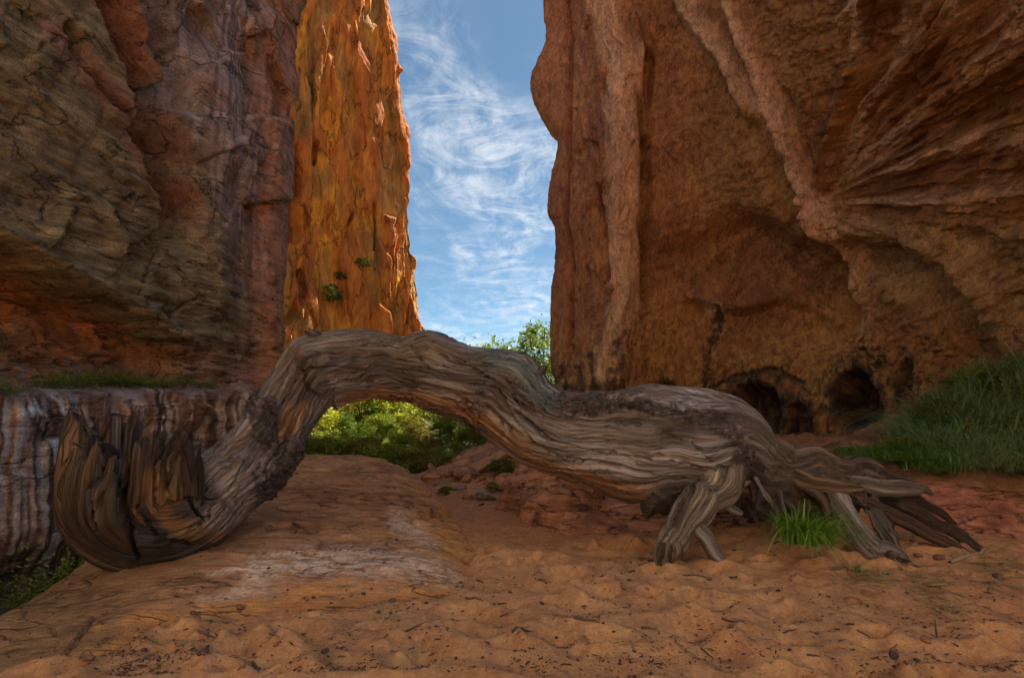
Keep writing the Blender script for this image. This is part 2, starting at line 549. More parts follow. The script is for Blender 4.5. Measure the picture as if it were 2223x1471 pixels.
# desert varnish and mineral streaks, lower wall; blue is painted sky sheen
cream, rust, black, blue = (.60, .47, .36), (.40, .18, .08), (.03, .03, .04), (.52, .62, .74)
Cl = np.zeros(P.shape) + np.array((.34, .19, .11))
sx = px / 24.0 + .14 * fbm(Yw * 2, Zw * 1.5, 0, 3, seed=45)
st_a = fbm(sx * .55, Zw * .10, 0, 3, seed=40); st_b = fbm(sx * 1.3, Zw * .12, 2, 3, seed=41); st_c = fbm(sx * 3.0, Zw * .2, 4, 2, seed=42)
Cl = mixc3(Cl, (.25, .14, .09), sstep(-.1, .4, st_c))
Cl = mixc3(Cl, cream, sstep(.0, .3, st_b) * .85)
Cl = mixc3(Cl, (.34, .40, .48), sstep(.05, .3, fbm(sx * .9, Zw * .1, 6, 3, seed=46)) * .8 * sstep(420, 60, px) * sstep(1250, 1000, py))  # bluish sky sheen of wet rock put into the colour
Cl = mixc3(Cl, black, sstep(.02, .22, st_a + .35 * st_b) * .95 * sstep(620, 250, px + 260 * sstep(1000, 860, py)))
Cl = mixc3(Cl, (.10, .06, .05), sstep(.1, .4, -st_b + .3 * st_c) * .65)
for poly, w, a in (([(20, 860), (45, 900), (75, 935), (95, 980), (100, 1080), (105, 1250)], 15, .9), ([(60, 830), (95, 870), (115, 920), (120, 1010)], 14, .95),
                   ([(332, 800), (334, 880), (332, 985)], 4, 1.0), ([(10, 800), (20, 840), (22, 900)], 8, .8), ([(185, 780), (200, 815)], 20, .9), ([(150, 780), (160, 830)], 12, .8),
                   ([(60, 780), (66, 815)], 10, .8), ([(245, 785), (270, 820)], 9, .7), ([(430, 800), (432, 830)], 6, .7)):
    dd, t, s = poly_dist(px + 4 * fbm(px / 8, py / 40, 0, 2, seed=44), py, poly)
    Cl = mixc3(Cl, blue, sstep(w, w * .3, dd) * a * sstep(-.35, .1, n2))  # wet drips with the sky's blue painted in
    Cl = mixc3(Cl, black, sstep(w * 2.2, w * 1.2, dd) * sstep(w * .6, w, dd) * .6)
for poly, w in (([(28, 960), (36, 1060), (34, 1200), (22, 1320)], 7), ([(65, 960), (68, 1100), (66, 1270)], 5), ([(92, 985), (96, 1150), (88, 1260)], 5), ([(5, 950), (2, 1100)], 6)):
    dd, t, s = poly_dist(px, py, poly); Cl = mixc3(Cl, (.50, .42, .34), sstep(w, w * .3, dd) * .85)
Cl = Cl * 1.22
C = C * (1 - low[..., None]) + Cl * low[..., None]
bl = sstep(775, 790, py) * sstep(845, 830, py) * sstep(520, 350, px) * sstep(-.2, .25, st_b)
C = mixc3(C, (.20, .22, .25), bl * .6)
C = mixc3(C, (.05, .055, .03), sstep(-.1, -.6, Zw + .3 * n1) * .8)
C = mixc3(C, (.64, .56, .48), sstep(3.2, 1.0, Yw) * .9)  # unseen rear wall paled so it bounces more light
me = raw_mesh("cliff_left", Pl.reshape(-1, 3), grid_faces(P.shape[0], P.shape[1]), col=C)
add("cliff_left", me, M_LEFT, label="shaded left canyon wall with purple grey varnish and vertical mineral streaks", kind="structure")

# ---- far left cliff, face turned away from the sun
fY = np.array([33.0, 38.6, 40.2, 41.5, 42.8, 44.1, 45.4, 46.6, 47.5, 48.0, 48.9, 52., 60.])
fX = np.array([-27., -20., -17.9, -16.1, -14.4, -12.7, -11.0, -9.4, -8.2, -7.6, -7.7, -11., -26.])
fZ = np.array([-2., 2, 5, 8, 11, 14.5, 18, 22, 26, 30.5, 36, 44, 52])
net = np.zeros((len(fY), len(fZ), 3))
for i in range(len(fY)):
    k = np.interp(fY[i], [33, 42, 48], [0.5, 0.6, 1.0])
    for j in range(len(fZ)):
        z = fZ[j]
        edge_px = np.interp(z, [5, 8, 12, 17.5, 21.5, 25, 30, 34, 36.5, 52], [919, 918, 905, 889, 881, 880, 868, 852, 836, 800])
        off = (edge_px - 919) * 48 / FPX * k
        net[i, j] = (fX[i] + off, fY[i], z)
P = loft(net, [10, 22, 28, 30, 32, 34, 34, 32, 26, 18, 10, 6], [16, 36, 36, 36, 36, 36, 36, 36, 36, 36, 18, 8])
N = normals(P)
if (N[..., 1] > 0).mean() > .5: N = -N
px, py = proj(P); Yw, Zw = P[..., 0] * 1.15, P[..., 2]
d = 0.3 * fbm(Yw * .13, Zw * .07, 0, 3, seed=50) + 0.16 * fbm(Yw * .6, Zw * .05, 0, 3, seed=51)
wx = px + 5 * fbm(Yw * .5, Zw * .5, 0, 3, seed=52); wy = py + 9 * fbm(Yw * .5, Zw * .5, 5, 3, seed=53)
po, pe = plates(wx / 44, wy / 210, 150, (12, 22), (-1, 5), 54)
d += 0.50 * np.clip(po, -1.2, 1.2) * sstep(0, .15, pe)
pan = po.copy()
po, pe = plates(wx / 14, wy / 60, 800, (38, 68), (-4, 16), 55)
d += 0.07 * np.clip(po, -1.2, 1.2)
for poly, w, dep in (([(632, 330), (640, 400), (628, 470), (640, 510)], 22, 1.1), ([(812, 440), (816, 490), (818, 540)], 5, .9), ([(690, 310), (680, 345)], 9, .8),
                     ([(620, 700), (660, 640), (650, 590)], 12, .7)):
    dd, t, s = poly_dist(wx, wy, poly); d -= dep * sstep(w, w * .5, dd)
d += 0.9 * sstep(560, 760, py) * sstep(800, 640, px)            # talus-like foot
d += .03 * fbm(Yw * 1.5, Zw * 1.5, 0, 3, seed=56)
Pf = P + N * d[..., None]
n1 = fbm(Yw * .2, Zw * .2, 0, 4, seed=57); n2 = fbm(Yw * .8, Zw * .25, 0, 4, seed=58)
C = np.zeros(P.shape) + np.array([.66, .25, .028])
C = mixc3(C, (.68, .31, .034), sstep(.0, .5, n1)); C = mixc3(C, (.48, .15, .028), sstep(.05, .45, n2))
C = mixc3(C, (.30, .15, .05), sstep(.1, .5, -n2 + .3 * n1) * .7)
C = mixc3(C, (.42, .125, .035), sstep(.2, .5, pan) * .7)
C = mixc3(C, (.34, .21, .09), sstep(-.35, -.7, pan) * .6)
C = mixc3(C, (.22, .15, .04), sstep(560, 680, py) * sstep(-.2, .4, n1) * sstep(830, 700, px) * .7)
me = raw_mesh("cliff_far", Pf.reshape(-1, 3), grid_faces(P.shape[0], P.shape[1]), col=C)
add("cliff_far", me, M_FAR, label="tall glowing orange sandstone cliff beyond the left wall", kind="structure")

# ---- right wall and alcove
r_px = [1250, 1320, 1370, 1430, 1500, 1590, 1690, 1790, 1890, 2000, 2110, 2223, 2420, 2750]
r_py = [1250, 1100, 980, 880, 820, 760, 690, 620, 550, 495, 462, 430, 380, 330, 300, 285, 250, 205, 165, 125, 80, 10, -80, -200]
low_d = np.interp(r_px, [1195, 1250, 1330, 1385, 1450, 1560, 1700, 1850, 2000, 2120, 2223, 2400, 2750], [24, 22.5, 20.4, 20.2, 20.6, 19.6, 18, 16, 13.8, 12.2, 10.8, 8.8, 6.6])
k_d = np.interp(r_px, [1195, 1250, 1330, 1385, 1450, 1560, 1700, 1850, 2000, 2223, 2750], [1, 1, .99, .98, .95, .90, .82, .72, .64, .60, .66])
edge_tab = [(-900, 1185), (-200, 1182), (0, 1182), (80, 1184), (120, 1172), (165, 1158), (215, 1162), (260, 1182), (292, 1206), (305, 1212), (340, 1204), (400, 1196), (440, 1189), (465, 1192), (490, 1206), (560, 1203), (600, 1199), (700, 1195), (780, 1197), (830, 1207), (860, 1216), (980, 1225), (1300, 1230)]
cols = []
topZ = [36.0, 36.0]
# far end: turns away to the right behind the silhouette
for kind in ("b5", "b4", "b3", "b2", "b1", "edge"):
    col = []
    for y_ in r_py:
        e = np.interp(y_, [a for a, b in edge_tab], [b for a, b in edge_tab])
        p = at(e, y_, 24.0)
        if kind == "b1": p = p + np.array([.55, 1.6, 0])
        if kind == "b2": p = np.array([2.75, 27.3, p[2]])
        if kind == "b3": p = np.array([4.6, 28.8, p[2]])
        if kind == "b4": p = np.array([9.5, 30.2, p[2]])
        if kind == "b5": p = np.array([30.0, 33.0, p[2]])
        col.append(p)
    cols.append(col)
for i, x_ in enumerate(r_px):
    col = []
    for y_ in r_py:
        t = np.clip((720 - y_) / 720, 0, 1.4)
        dep = low_d[i] * (1 - (1 - k_d[i]) * t ** 1.15)
        col.append(at(x_, y_, dep))
    cols.append(col)
for (x_, y_) in ((10.2, 3.2), (13.0, 2.0), (18.0, .5), (30, -1)):  # unseen near end, swung back so sun reaches the ground
    zl = [c[2] for c in cols[-1][:len(r_py)]] if False else [at(2750, q, 6.0)[2] for q in r_py]
    cols.append([np.array([x_ - 0.12 * max(z - 2, 0), y_, z]) for z in zl])
for i, c in enumerate(cols):
    last = c[-1]
    H = 62.0 if i < 5 else np.clip((last[1] - .6) * 1.72 + 1.0, 3.5, 50.0)  # unseen top: height shaped to shade the foreground
    for f in (.12, .35, .7, 1.0):
        q = last.copy(); q[2] = last[2] + max(H - last[2], 1.5) * f
        q[0] += 0.6 * f * 3; c.append(q)
net = np.array(cols)
cu = [4, 4, 5, 8, 14] + [20] + [26, 22, 26, 30, 38, 42, 42, 42, 42, 42, 40, 26, 10] + [6, 6, 6, 5]
cv = [8, 14, 30, 24, 24, 28, 28, 28, 22, 14, 13, 20, 20, 12, 7, 14, 18, 16, 16, 18, 28, 24, 14] + [8, 6, 6, 4]
P = loft(net, cu, cv)
N = normals(P)
if (N[..., 1] > 0).mean() > .5: N = -N
px, py = proj(P); px = np.where(P[..., 1] < 2, 4000, px); Xw, Yw, Zw = P[..., 0], P[..., 1], P[..., 2]
frac = fbm(Xw * .25, Yw * .25, Zw * .25, 4, seed=60)
edge_calm = sstep(1215, 1290, px)
d = (0.05 + 0.08 * edge_calm) * frac
wx = px + 22 * fbm(Xw * .5, Yw * .5, Zw * .5, 3, seed=61); wy = py + 22 * fbm(Xw * .5, Yw * .5, Zw * .5, 3, seed=62)
lf = sstep(1420, 1330, px)                                        # outer fluted part
d += lf * (.2 + .8 * edge_calm) * (.20 * fbm(wx / 22, wy / 420, 0, 3, seed=63) + .07 * fbm(wx / 8, wy / 200, 0, 2, seed=64))
po, pe = plates(wx / 42, wy / 130, 160, (26, 36), (-4, 9), 65)
d += lf * (.05 + .12 * edge_calm) * np.clip(po, -1, 1)
dep_k = Yw / 18.0


def feat(poly, w, h, sharp=0.0, taper=None):
    global d
    dd, t, s = poly_dist(px + .12 * (wx - px), py + .12 * (wy - py), poly)
    f = sstep(0, 1, np.clip(1 - dd / w, 0, 1)) if h > 0 and sharp < .12 else sstep(w, w * sharp, dd)
    if taper: f = f * np.interp(t, taper[0], taper[1])
    d = d + h * f


feat([(1318, -150), (1335, 60), (1352, 200), (1362, 400), (1352, 560), (1345, 700), (1320, 820)], 52, .55, .12, ([0, .2, .35, .5, .8, 1], [1.4, .7, 1.1, .8, .5, .9]))          # pale column
feat([(1405, 120), (1398, 260), (1402, 420), (1404, 640)], 18, -.7, .2)
feat([(1380, 60), (1395, 180), (1402, 290)], 13, .7)
feat([(1300, 400), (1312, 520), (1318, 640)], 12, -.8)
feat([(1232, 0), (1238, 200), (1228, 460), (1240, 620), (1235, 760)], 9, -.7)
feat([(1420, -150), (1500, 30), (1580, 130), (1625, 210), (1660, 280)], 34, .45, .1, ([0, .8, 1], [1, 1, .2]))           # upper left rib
feat([(1560, -150), (1610, 40), (1665, 190), (1700, 300), (1735, 380), (1778, 440), (1815, 520), (1850, 610), (1868, 700)], 28, .45, .08, ([0, .8, 1], [1, 1, .3]))   # main rib
feat([(1705, 200), (1745, 330), (1790, 420)], 16, -.3, .2)
feat([(1660, 290), (1700, 380), (1760, 520), (1800, 640), (1850, 700)], 60, -.25, .2)
feat([(1880, 140), (1850, 230), (1822, 300), (1790, 395), (1780, 420)], 24, .42, .1)                                      # fork
feat([(1790, 470), (1850, 500), (1960, 510), (2050, 545), (2130, 620), (2190, 700), (2230, 760)], 58, .4, .15)           # lip of the lower roof
feat([(1830, 560), (1950, 570), (2040, 620), (2090, 690), (2110, 760)], 80, -.5, .15)                                   # hollow under the lip
feat([(1500, 560), (1600, 520), (1720, 580), (1790, 680)], 90, -.8, .1)
feat([(1500, 640), (1600, 665), (1700, 640), (1800, 700)], 26, .35)
# long furrows radiating up the roof to the right
ang = np.arctan2(440 - py, px - 1760); rad = np.hypot(440 - py, px - 1760)
roof = sstep(1780, 1900, px) * sstep(560, 380, py - .05 * (px - 1800))
d += roof * (.36 * fbm(ang * 7 + .3 * fbm(px / 90, py / 90, 0, 2, seed=66), rad / 420, 0, 3, seed=67) + .08 * fbm(ang * 24, rad / 160, 0, 3, seed=68)) * np.clip(rad / 260, .2, 1)
# bedding sweeping through the back wall
bsl = fbm(px / 160 + py / 260, (py + .42 * px) / 40, 0, 3, seed=69)
d += (1 - lf) * (1 - roof) * (.06 * bsl + .06 * fbm(px / 70, py / 70, 1, 3, seed=70))
d += (1 - lf) * .05 * fbm(px / 26, py / 26, 3, 3, seed=71) + .025 * fbm(px / 10, py / 10, 3, 2, seed=72)
# seep caves along the base
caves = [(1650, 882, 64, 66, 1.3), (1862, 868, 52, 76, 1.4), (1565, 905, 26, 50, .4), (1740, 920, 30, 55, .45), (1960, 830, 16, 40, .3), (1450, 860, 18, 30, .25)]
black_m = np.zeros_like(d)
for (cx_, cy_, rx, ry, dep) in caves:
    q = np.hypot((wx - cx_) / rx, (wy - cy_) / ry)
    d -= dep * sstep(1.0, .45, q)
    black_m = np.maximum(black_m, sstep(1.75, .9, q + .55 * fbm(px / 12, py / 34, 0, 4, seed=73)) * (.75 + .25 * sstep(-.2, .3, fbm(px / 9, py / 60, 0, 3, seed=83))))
for poly, w in (([(1560, 660), (1555, 720), (1545, 780), (1520, 840), (1500, 900)], 9), ([(1350, 740), (1348, 800), (1345, 860)], 7), ([(1515, 900), (1530, 830), (1600, 815), (1680, 800), (1740, 825)], 9),
                ([(1860, 700), (1880, 740), (1920, 790)], 8), ([(1280, 780), (1285, 860)], 10), ([(1250, 790), (1255, 860)], 8), ([(1965, 790), (1990, 850)], 9), ([(1225, 790), (1235, 860)], 7)):
    dd, t, s = poly_dist(wx, wy, poly)
    d -= .12 * sstep(w, 0, dd)
    black_m = np.maximum(black_m, sstep(w * 1.3, w * .2, dd + w * 1.1 * fbm(px / 9, py / 16, 0, 3, seed=84)) * .85)
drip = fbm(px / 14, py / 170, 0, 3, seed=74)
black_m = np.maximum(black_m, sstep(760, 930, py + 60 * fbm(px / 60, py / 200, 0, 2, seed=75)) * sstep(.0, .3, drip) * sstep(1500, 1560, px) * .95)
black_m = np.maximum(black_m, sstep(740, 850, py) * sstep(.15, .35, drip) * sstep(1420, 1360, px) * .8)
black_m = np.maximum(black_m, sstep(.42, .55, fbm(px / 16, py / 16, 5, 3, seed=76)) * sstep(680, 760, py) * sstep(1780, 1860, px) * .8)
Pr = P + N * d[..., None]
n1 = fbm(Xw * .3, Yw * .3, Zw * .3, 4, seed=77); n2 = fbm(px / 30, py / 30, 0, 4, seed=78)
C = np.zeros(P.shape) + np.array([.30, .128, .044])
C = mixc3(C, (.36, .175, .058), sstep(.0, .5, n1)); C = mixc3(C, (.19, .075, .03), sstep(.1, .5, -n1 + .3 * n2) * .8)
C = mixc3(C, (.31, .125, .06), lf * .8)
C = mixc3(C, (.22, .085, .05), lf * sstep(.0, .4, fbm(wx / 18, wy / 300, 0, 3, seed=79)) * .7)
dd, t, s = poly_dist(wx, wy, [(1318, -150), (1340, 60), (1356, 200), (1362, 400), (1352, 560), (1345, 700), (1320, 820)])
C = mixc3(C, (.52, .29, .17), sstep(46, 15, dd) * .85)
dd, t, s = poly_dist(wx, wy, [(1560, -150), (1610, 40), (1665, 190), (1700, 300), (1735, 380), (1778, 440), (1815, 520), (1850, 610), (1868, 700)])
C = mixc3(C, (.54, .31, .19), sstep(36, 8, dd) * .8)
dd, t, s = poly_dist(wx, wy, [(1420, -150), (1500, 30), (1580, 130), (1625, 210), (1660, 280)])
C = mixc3(C, (.50, .28, .165), sstep(38, 8, dd) * .7)
dd, t, s = poly_dist(wx, wy, [(1520, 300), (1600, 380), (1660, 500), (1720, 600)])
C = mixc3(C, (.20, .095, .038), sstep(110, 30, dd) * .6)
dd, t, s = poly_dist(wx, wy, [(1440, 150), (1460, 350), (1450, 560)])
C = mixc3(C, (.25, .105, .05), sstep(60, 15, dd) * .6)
C = mixc3(C, (.66, .42, .26), roof * sstep(-.3, .3, fbm(ang * 6, rad / 300, 0, 3, seed=80)) * .8)  # roof streaks paled in the colour to stand in for bounce light
C = mixc3(C, (.38, .25, .115), sstep(1800, 1900, px) * sstep(440, 520, py) * sstep(720, 600, py - .3 * (px - 1900)) * .7)
C = mixc3(C, (.42, .24, .07), sstep(640, 800, py) * sstep(-.3, .3, n2) * .5)
dd = np.hypot((px - 1553) / 26, (py - 668) / 18)
C = mixc3(C, (.45, .33, .24), sstep(1.1, .7, dd) * .6)
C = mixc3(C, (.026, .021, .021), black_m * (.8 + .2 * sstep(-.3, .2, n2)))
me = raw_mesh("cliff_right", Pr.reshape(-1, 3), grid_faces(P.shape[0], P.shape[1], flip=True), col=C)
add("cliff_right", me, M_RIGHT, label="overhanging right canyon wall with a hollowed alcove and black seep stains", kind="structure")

# ================================================================ ground
M_SAND = rock_mat("sand", [((6, 6, 6), .8, Z0), ((26, 26, 26), .8, Z0)], 140, 0.8, 0.014, 0.95, 0.32, (55, .70, (.10, .05, .03)))
M_SLICK = rock_mat("slickrock", [((1.2, 5.0, 9), 1.0, (0, 0, .25)), ((3, 3, 3), .7, Z0), ((6, 26, 40), .8, (0, 0, .25))], 75, 1.0, 0.03, 0.9, 0.5, vein=((.7, 2.2, 3), (0, 0, .25), .012, .50))
M_OUT = rock_mat("outcrop_rock", [((2, 4, 12), 1.0, (0, .25, .2)), ((5, 5, 5), .7, Z0)], 60, 0.9, 0.035, 0.9, 0.5, vein=((1.0, 1.6, 5), (0, .25, .2), .016, .35))

def in_poly(x, y, poly):
    c = np.zeros(x.shape, bool)
    for i in range(len(poly) - 1):
        ax, ay = poly[i]; bx, by = poly[i + 1]
        m = ((ay > y) != (by > y)) & (x < (bx - ax) * (y - ay) / (by - ay + 1e-12) + ax)
        c ^= m
    return c


drng = np.random.default_rng(11)
border = [(-.42, 4.36), (-1.0, 4.22), (-1.95, 3.90), (-2.35, 3.70), (-2.62, 3.2), (-2.75, 2.7), (-3.6, 2.4), (-4.3, 3.0), (-4.25, 4.0), (-4.15, 5.0), (-4.2, 6.5), (-4.5, 8.5), (-4.4, 10.2), (-3.4, 10.7), (-2.2, 10.3), (-1.55, 9.2), (-1.05, 8.0), (-.62, 7.0), (-.38, 6.0), (-.28, 5.1), (-.42, 4.36)]
dim = np.concatenate([np.stack([drng.uniform(-2.6, 5.6, 330), drng.uniform(2.4, 6.2, 330), drng.uniform(.045, .20, 330) * drng.uniform(.6, 1.1, 330), drng.uniform(.25, 1, 330)], 1)])


def ground_z(x, y):
    x, y = np.broadcast_arrays(np.asarray(x, float), np.asarray(y, float))
    z = 0.05 * fbm(x * .5, y * .5, 0, 3, seed=90)
    near = sstep(9, 6.5, y) * sstep(1.2, 2.2, y)
    # footprints and hummocks in the sand
    dm = np.zeros(x.shape)
    grid = x.ndim == 2 and x.size > 10000
    for (a, b, r, h) in dim:
        if grid:
            i0, i1 = np.searchsorted(x[:, 0], (a - 3 * r, a + 3 * r)); j0, j1 = np.searchsorted(y[0], (b - 3 * r, b + 3 * r))
            sl_ = (slice(i0, i1), slice(j0, j1))
        else:
            sl_ = Ellipsis
        q = ((x[sl_] - a) / (r * 1.25)) ** 2 + ((y[sl_] - b) / r) ** 2
        dm[sl_] += -.10 * h * np.exp(-q * 1.8) + .034 * h * np.exp(-(np.sqrt(q) - 1.4) ** 2 * 7)
    z = z + near * (dm + .03 * fbm(x * 1.3, y * 1.6, 0, 3, seed=91) + .006 * fbm(x * 9, y * 9, 0, 2, seed=92))
    # sand banked against the root mass on the right
    z = z + .22 * np.exp(-(((x - 2.7) / 1.2) ** 2 + ((y - 6.6) / 1.0) ** 2))
    z = z + .05 * np.exp(-(((x - 4.6) / 1.2) ** 2 + ((y - 6.4) / .8) ** 2))
    # sand drifted against the root feet
    for (a, b, r, h) in ((1.34, 5.14, .16, .055), (1.90, 5.2, .12, .045), (3.50, 5.2, .20, .06), (2.75, 5.5, .3, .07), (3.0, 5.35, .15, .04)):
        z = z + h * np.exp(-(((x - a) / r) ** 2 + ((y - b) / r) ** 2))
    # bank rising to the alcove
    bank = sstep(7.2, 10.0, y) * sstep(1.5, 5.0, x) * .72
    # ditch along the left wall
    z = z - 1.1 * sstep(-3.7, -4.9, x) * sstep(13, 9, y) * sstep(1.0, 3.2, y)
    bd, _, _ = poly_dist(x, y, border)
    z = z - .16 * sstep(-.02, .22, np.where(in_poly(x, y, border), bd, -bd))
    # wash climbing to the right beyond the log
    sl = sstep(9.0, 13.5, y) * sstep(70, 24, y)
    z = z + np.maximum(bank, sl * (.30 * np.clip(x + 2.4, -.4, 2.7) - .05)) + sl * (.16 * fbm(x * .9, y * .9, 0, 3, seed=93) + .09 * fbm(x * 3.2, y * 3.2, 0, 3, seed=94))
    return z


def spaced(segs):
    a = []
    for lo, hi, st in segs:
        a.append(np.arange(lo, hi, st))
    a.append([segs[-1][1]])
    return np.concatenate(a)


gx = spaced([(-600, -60, 90), (-60, -12, 8), (-12, -4.5, .5), (-4.5, -2.6, .08), (-2.6, 5.6, .027), (5.6, 9, .12), (9, 14, .5), (14, 60, 7), (60, 600, 90)])
gy = spaced([(-600, -60, 90), (-60, -8, 6), (-8, 2.0, .8), (2.0, 2.6, .06), (2.6, 6.2, .027), (6.2, 9.5, .06), (9.5, 17, .12), (17, 40, .8), (40, 100, 6), (100, 1500, 140)])
GX, GY = np.meshgrid(gx, gy, indexing='ij')
GZ = ground_z(GX, GY)
c1 = fbm(GX * 1.1, GY * 1.1, 0, 4, seed=95); c2 = fbm(GX * 6, GY * 6, 0, 3, seed=96)
C = np.zeros(GX.shape + (3,)) + np.array([.47, .26, .128])
C = mixc3(C, (.41, .22, .105), sstep(0, .5, c1)); C = mixc3(C, (.33, .16, .075), sstep(.1, .6, c2) * .5)
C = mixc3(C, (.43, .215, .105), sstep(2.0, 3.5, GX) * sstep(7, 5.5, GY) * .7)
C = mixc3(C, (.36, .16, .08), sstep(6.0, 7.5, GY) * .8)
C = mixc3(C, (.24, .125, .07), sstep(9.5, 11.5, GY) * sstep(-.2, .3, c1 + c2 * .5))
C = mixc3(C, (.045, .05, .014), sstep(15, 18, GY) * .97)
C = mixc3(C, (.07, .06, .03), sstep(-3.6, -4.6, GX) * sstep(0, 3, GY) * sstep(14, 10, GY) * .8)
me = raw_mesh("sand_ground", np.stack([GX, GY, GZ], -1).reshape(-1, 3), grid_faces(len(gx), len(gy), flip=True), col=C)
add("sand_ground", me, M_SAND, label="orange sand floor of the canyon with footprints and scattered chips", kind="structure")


# ---- smooth heightfield through given points (thin plate)
def tps(pts):
    p = np.array(pts, float); n = len(p)
    def U(r2): return np.where(r2 < 1e-12, 0, r2 * np.log(r2 + 1e-12))
    K = U(((p[:, None, :2] - p[None, :, :2]) ** 2).sum(-1)) + np.eye(n) * .02
    A = np.zeros((n + 3, n + 3)); A[:n, :n] = K; A[:n, n] = 1; A[:n, n + 1:] = p[:, :2]; A[n, :n] = 1; A[n + 1:, :n] = p[:, :2].T
    w = np.linalg.solve(A, np.concatenate([p[:, 2], np.zeros(3)]))
    def f(x, y):
        z = w[n] + w[n + 1] * x + w[n + 2] * y
        for i in range(n):
            z = z + w[i] * U((x - p[i, 0]) ** 2 + (y - p[i, 1]) ** 2)
        return z
    return f


mp_ = [at(*q) for q in ((640, 992, 9.2), (750, 995, 9.0), (850, 1020, 8.5), (920, 1065, 7.9), (985, 1110, 7.2), (620, 1060, 7.6), (800, 1090, 7.0), (700, 1150, 6.0), (900, 1150, 6.2), (1000, 1180, 5.8),
                        (450, 1190, 5.3), (600, 1230, 4.9), (800, 1240, 4.8), (1000, 1262, 4.62), (300, 1228, 4.9), (235, 1250, 4.85), (400, 1300, 4.25), (500, 1335, 3.98), (700, 1318, 4.12), (900, 1300, 4.33),
                        (390, 1338, 3.93), (130, 1300, 4.5), (0, 1352, 4.15), (140, 1425, 3.3), (60, 1471, 3.0), (-100, 1420, 3.8), (1020, 1230, 5.1), (1000, 1150, 6.3))]
mound_f = tps(mp_ + [np.array(q) for q in ((-3.6, 10.5, .62), (-2.4, 10.5, .5), (-4.0, 8.0, .42))])


def mound_z(x, y):
    x, y = np.broadcast_arrays(np.asarray(x, float), np.asarray(y, float))
    dd, _, _ = poly_dist(x, y, border)
    sd = np.where(in_poly(x, y, border), dd, -dd)
    z = mound_f(x, y)
    und = .03 * fbm(x * .8, y * .8, 0, 3, seed=100)
    # bedding terraces
    ter = (z + und) * 11 + .8 * fbm(x * .7, y * .7, 0, 3, seed=101)
    z = z + und + .045 * (sstep(0, .16, ter % 1.0) - (ter % 1.0)) * sstep(4.2, 6.0, y) + .012 * fbm(x * 3, y * 8, 0, 3, seed=102)
    # edge rolls under
    z = z - .9 * sstep(.05, -.30, sd) - .13 * sstep(.75, -.05, sd) ** 2 * (x > -3.2) - .10 * sstep(.5, .0, sd) * sstep(-2.6, -3.4, x)
    mound_z.ter = ter
    return z, sd


def feature_mound(x, y, z):
    pxm, pym = CX + FPX * x / y, HY - FPX * (z - CAMZ) / y
    # detached slab at lower left, lip at right, top lip
    for poly, w, h in (([(140, 1425), (205, 1340), (290, 1300), (375, 1290)], 5, -.05), ([(165, 1435), (240, 1380), (390, 1345)], 4, -.03), ([(860, 1112), (920, 1122), (985, 1118)], 4, -.05), ([(850, 1100), (920, 1096), (980, 1108)], 16, .045),
                       ([(640, 1018), (730, 1020), (765, 1003), (850, 1010)], 3.5, -.05), ([(600, 1165), (660, 1150), (672, 1158)], 3, -.025), ([(880, 1130), (930, 1148)], 3, -.02), ([(120, 1430), (130, 1390), (110, 1350)], 3, -.03)):
        dd, _, _ = poly_dist(pxm + 4 * fbm(pxm / 20, pym / 20, 0, 2, seed=103), pym, poly)
        z = z + h * sstep(w, w * .2, dd)
    return z, pxm, pym


mx = spaced([(-4.9, -4.3, .05), (-4.3, -.1, .018)]); my = spaced([(2.2, 2.6, .05), (2.6, 6.5, .018), (6.5, 11.1, .04)])
MX, MY = np.meshgrid(mx, my, indexing='ij')
MZ, SD = mound_z(MX, MY)
MZ, pxm, pym = feature_mound(MX, MY, MZ)
c1 = fbm(MX * 1.3, MY * 1.3, 0, 4, seed=104); c2 = fbm(MX * 5, MY * 9, 0, 3, seed=105)
C = np.zeros(MX.shape + (3,)) + np.array([.46, .25, .13])
C = mixc3(C, (.38, .19, .09), sstep(.0, .5, c1)); C = mixc3(C, (.30, .18, .10), sstep(.1, .5, c2) * .6)
C = mixc3(C, (.27, .17, .085), sstep(420, 150, pxm) * .75)
tb = mound_z.ter * 2.0 + .25 * c2
C = mixc3(C, (.17, .09, .05), sstep(.16, .02, np.abs(tb % 1.0 - .5)) * sstep(-.25, .2, fbm(MX * 1.7, MY * 1.7, 0, 2, seed=109)) * .75 * sstep(3.6, 4.6, MY))
C = mixc3(C, (.50, .30, .18), sstep(.12, .03, np.abs((tb * 1.7) % 1.0 - .5)) * .4)
salt = np.zeros(MX.shape)
for poly, w in (([(560, 1240), (640, 1228), (760, 1215), (880, 1230), (980, 1255)], 70), ([(440, 1312), (520, 1290), (600, 1250)], 34), ([(860, 1130), (930, 1165), (960, 1200)], 45), ([(450, 1245), (540, 1232), (600, 1222)], 12)):
    dd, _, _ = poly_dist(pxm, pym, poly)
    salt = np.maximum(salt, sstep(w, 0, dd))
sn = .6 * fbm(MX * 9, MY * 9, 0, 3, seed=106) + .8 * fbm(MX * 34, MY * 34, 0, 2, seed=107)
C = mixc3(C, (.68, .55, .46), np.clip(salt * 1.2, 0, 1) * sstep(-.35, .5, sn + .6 * (salt - .5)) * .9)
C = mixc3(C, (.46, .19, .085), sstep(40, 5, np.abs(pym - 1265) + np.abs(pxm - 640) * .3) * .6)
C = mixc3(C, (.58, .285, .105), sstep(.55, .05, SD + .30 * c1 + .22 * c2) * (MX > -2.9) * (MY < 8.5) * .95)
keep = SD > -.36
F = grid_faces(len(mx), len(my), flip=True)
F = F[keep.ravel()[F].all(1)]
used = np.unique(F); remap = -np.ones(MX.size, int); remap[used] = np.arange(len(used))
me = raw_mesh("slickrock_mound", np.stack([MX, MY, MZ], -1).reshape(-1, 3)[used], remap[F], col=C.reshape(-1, 3)[used])
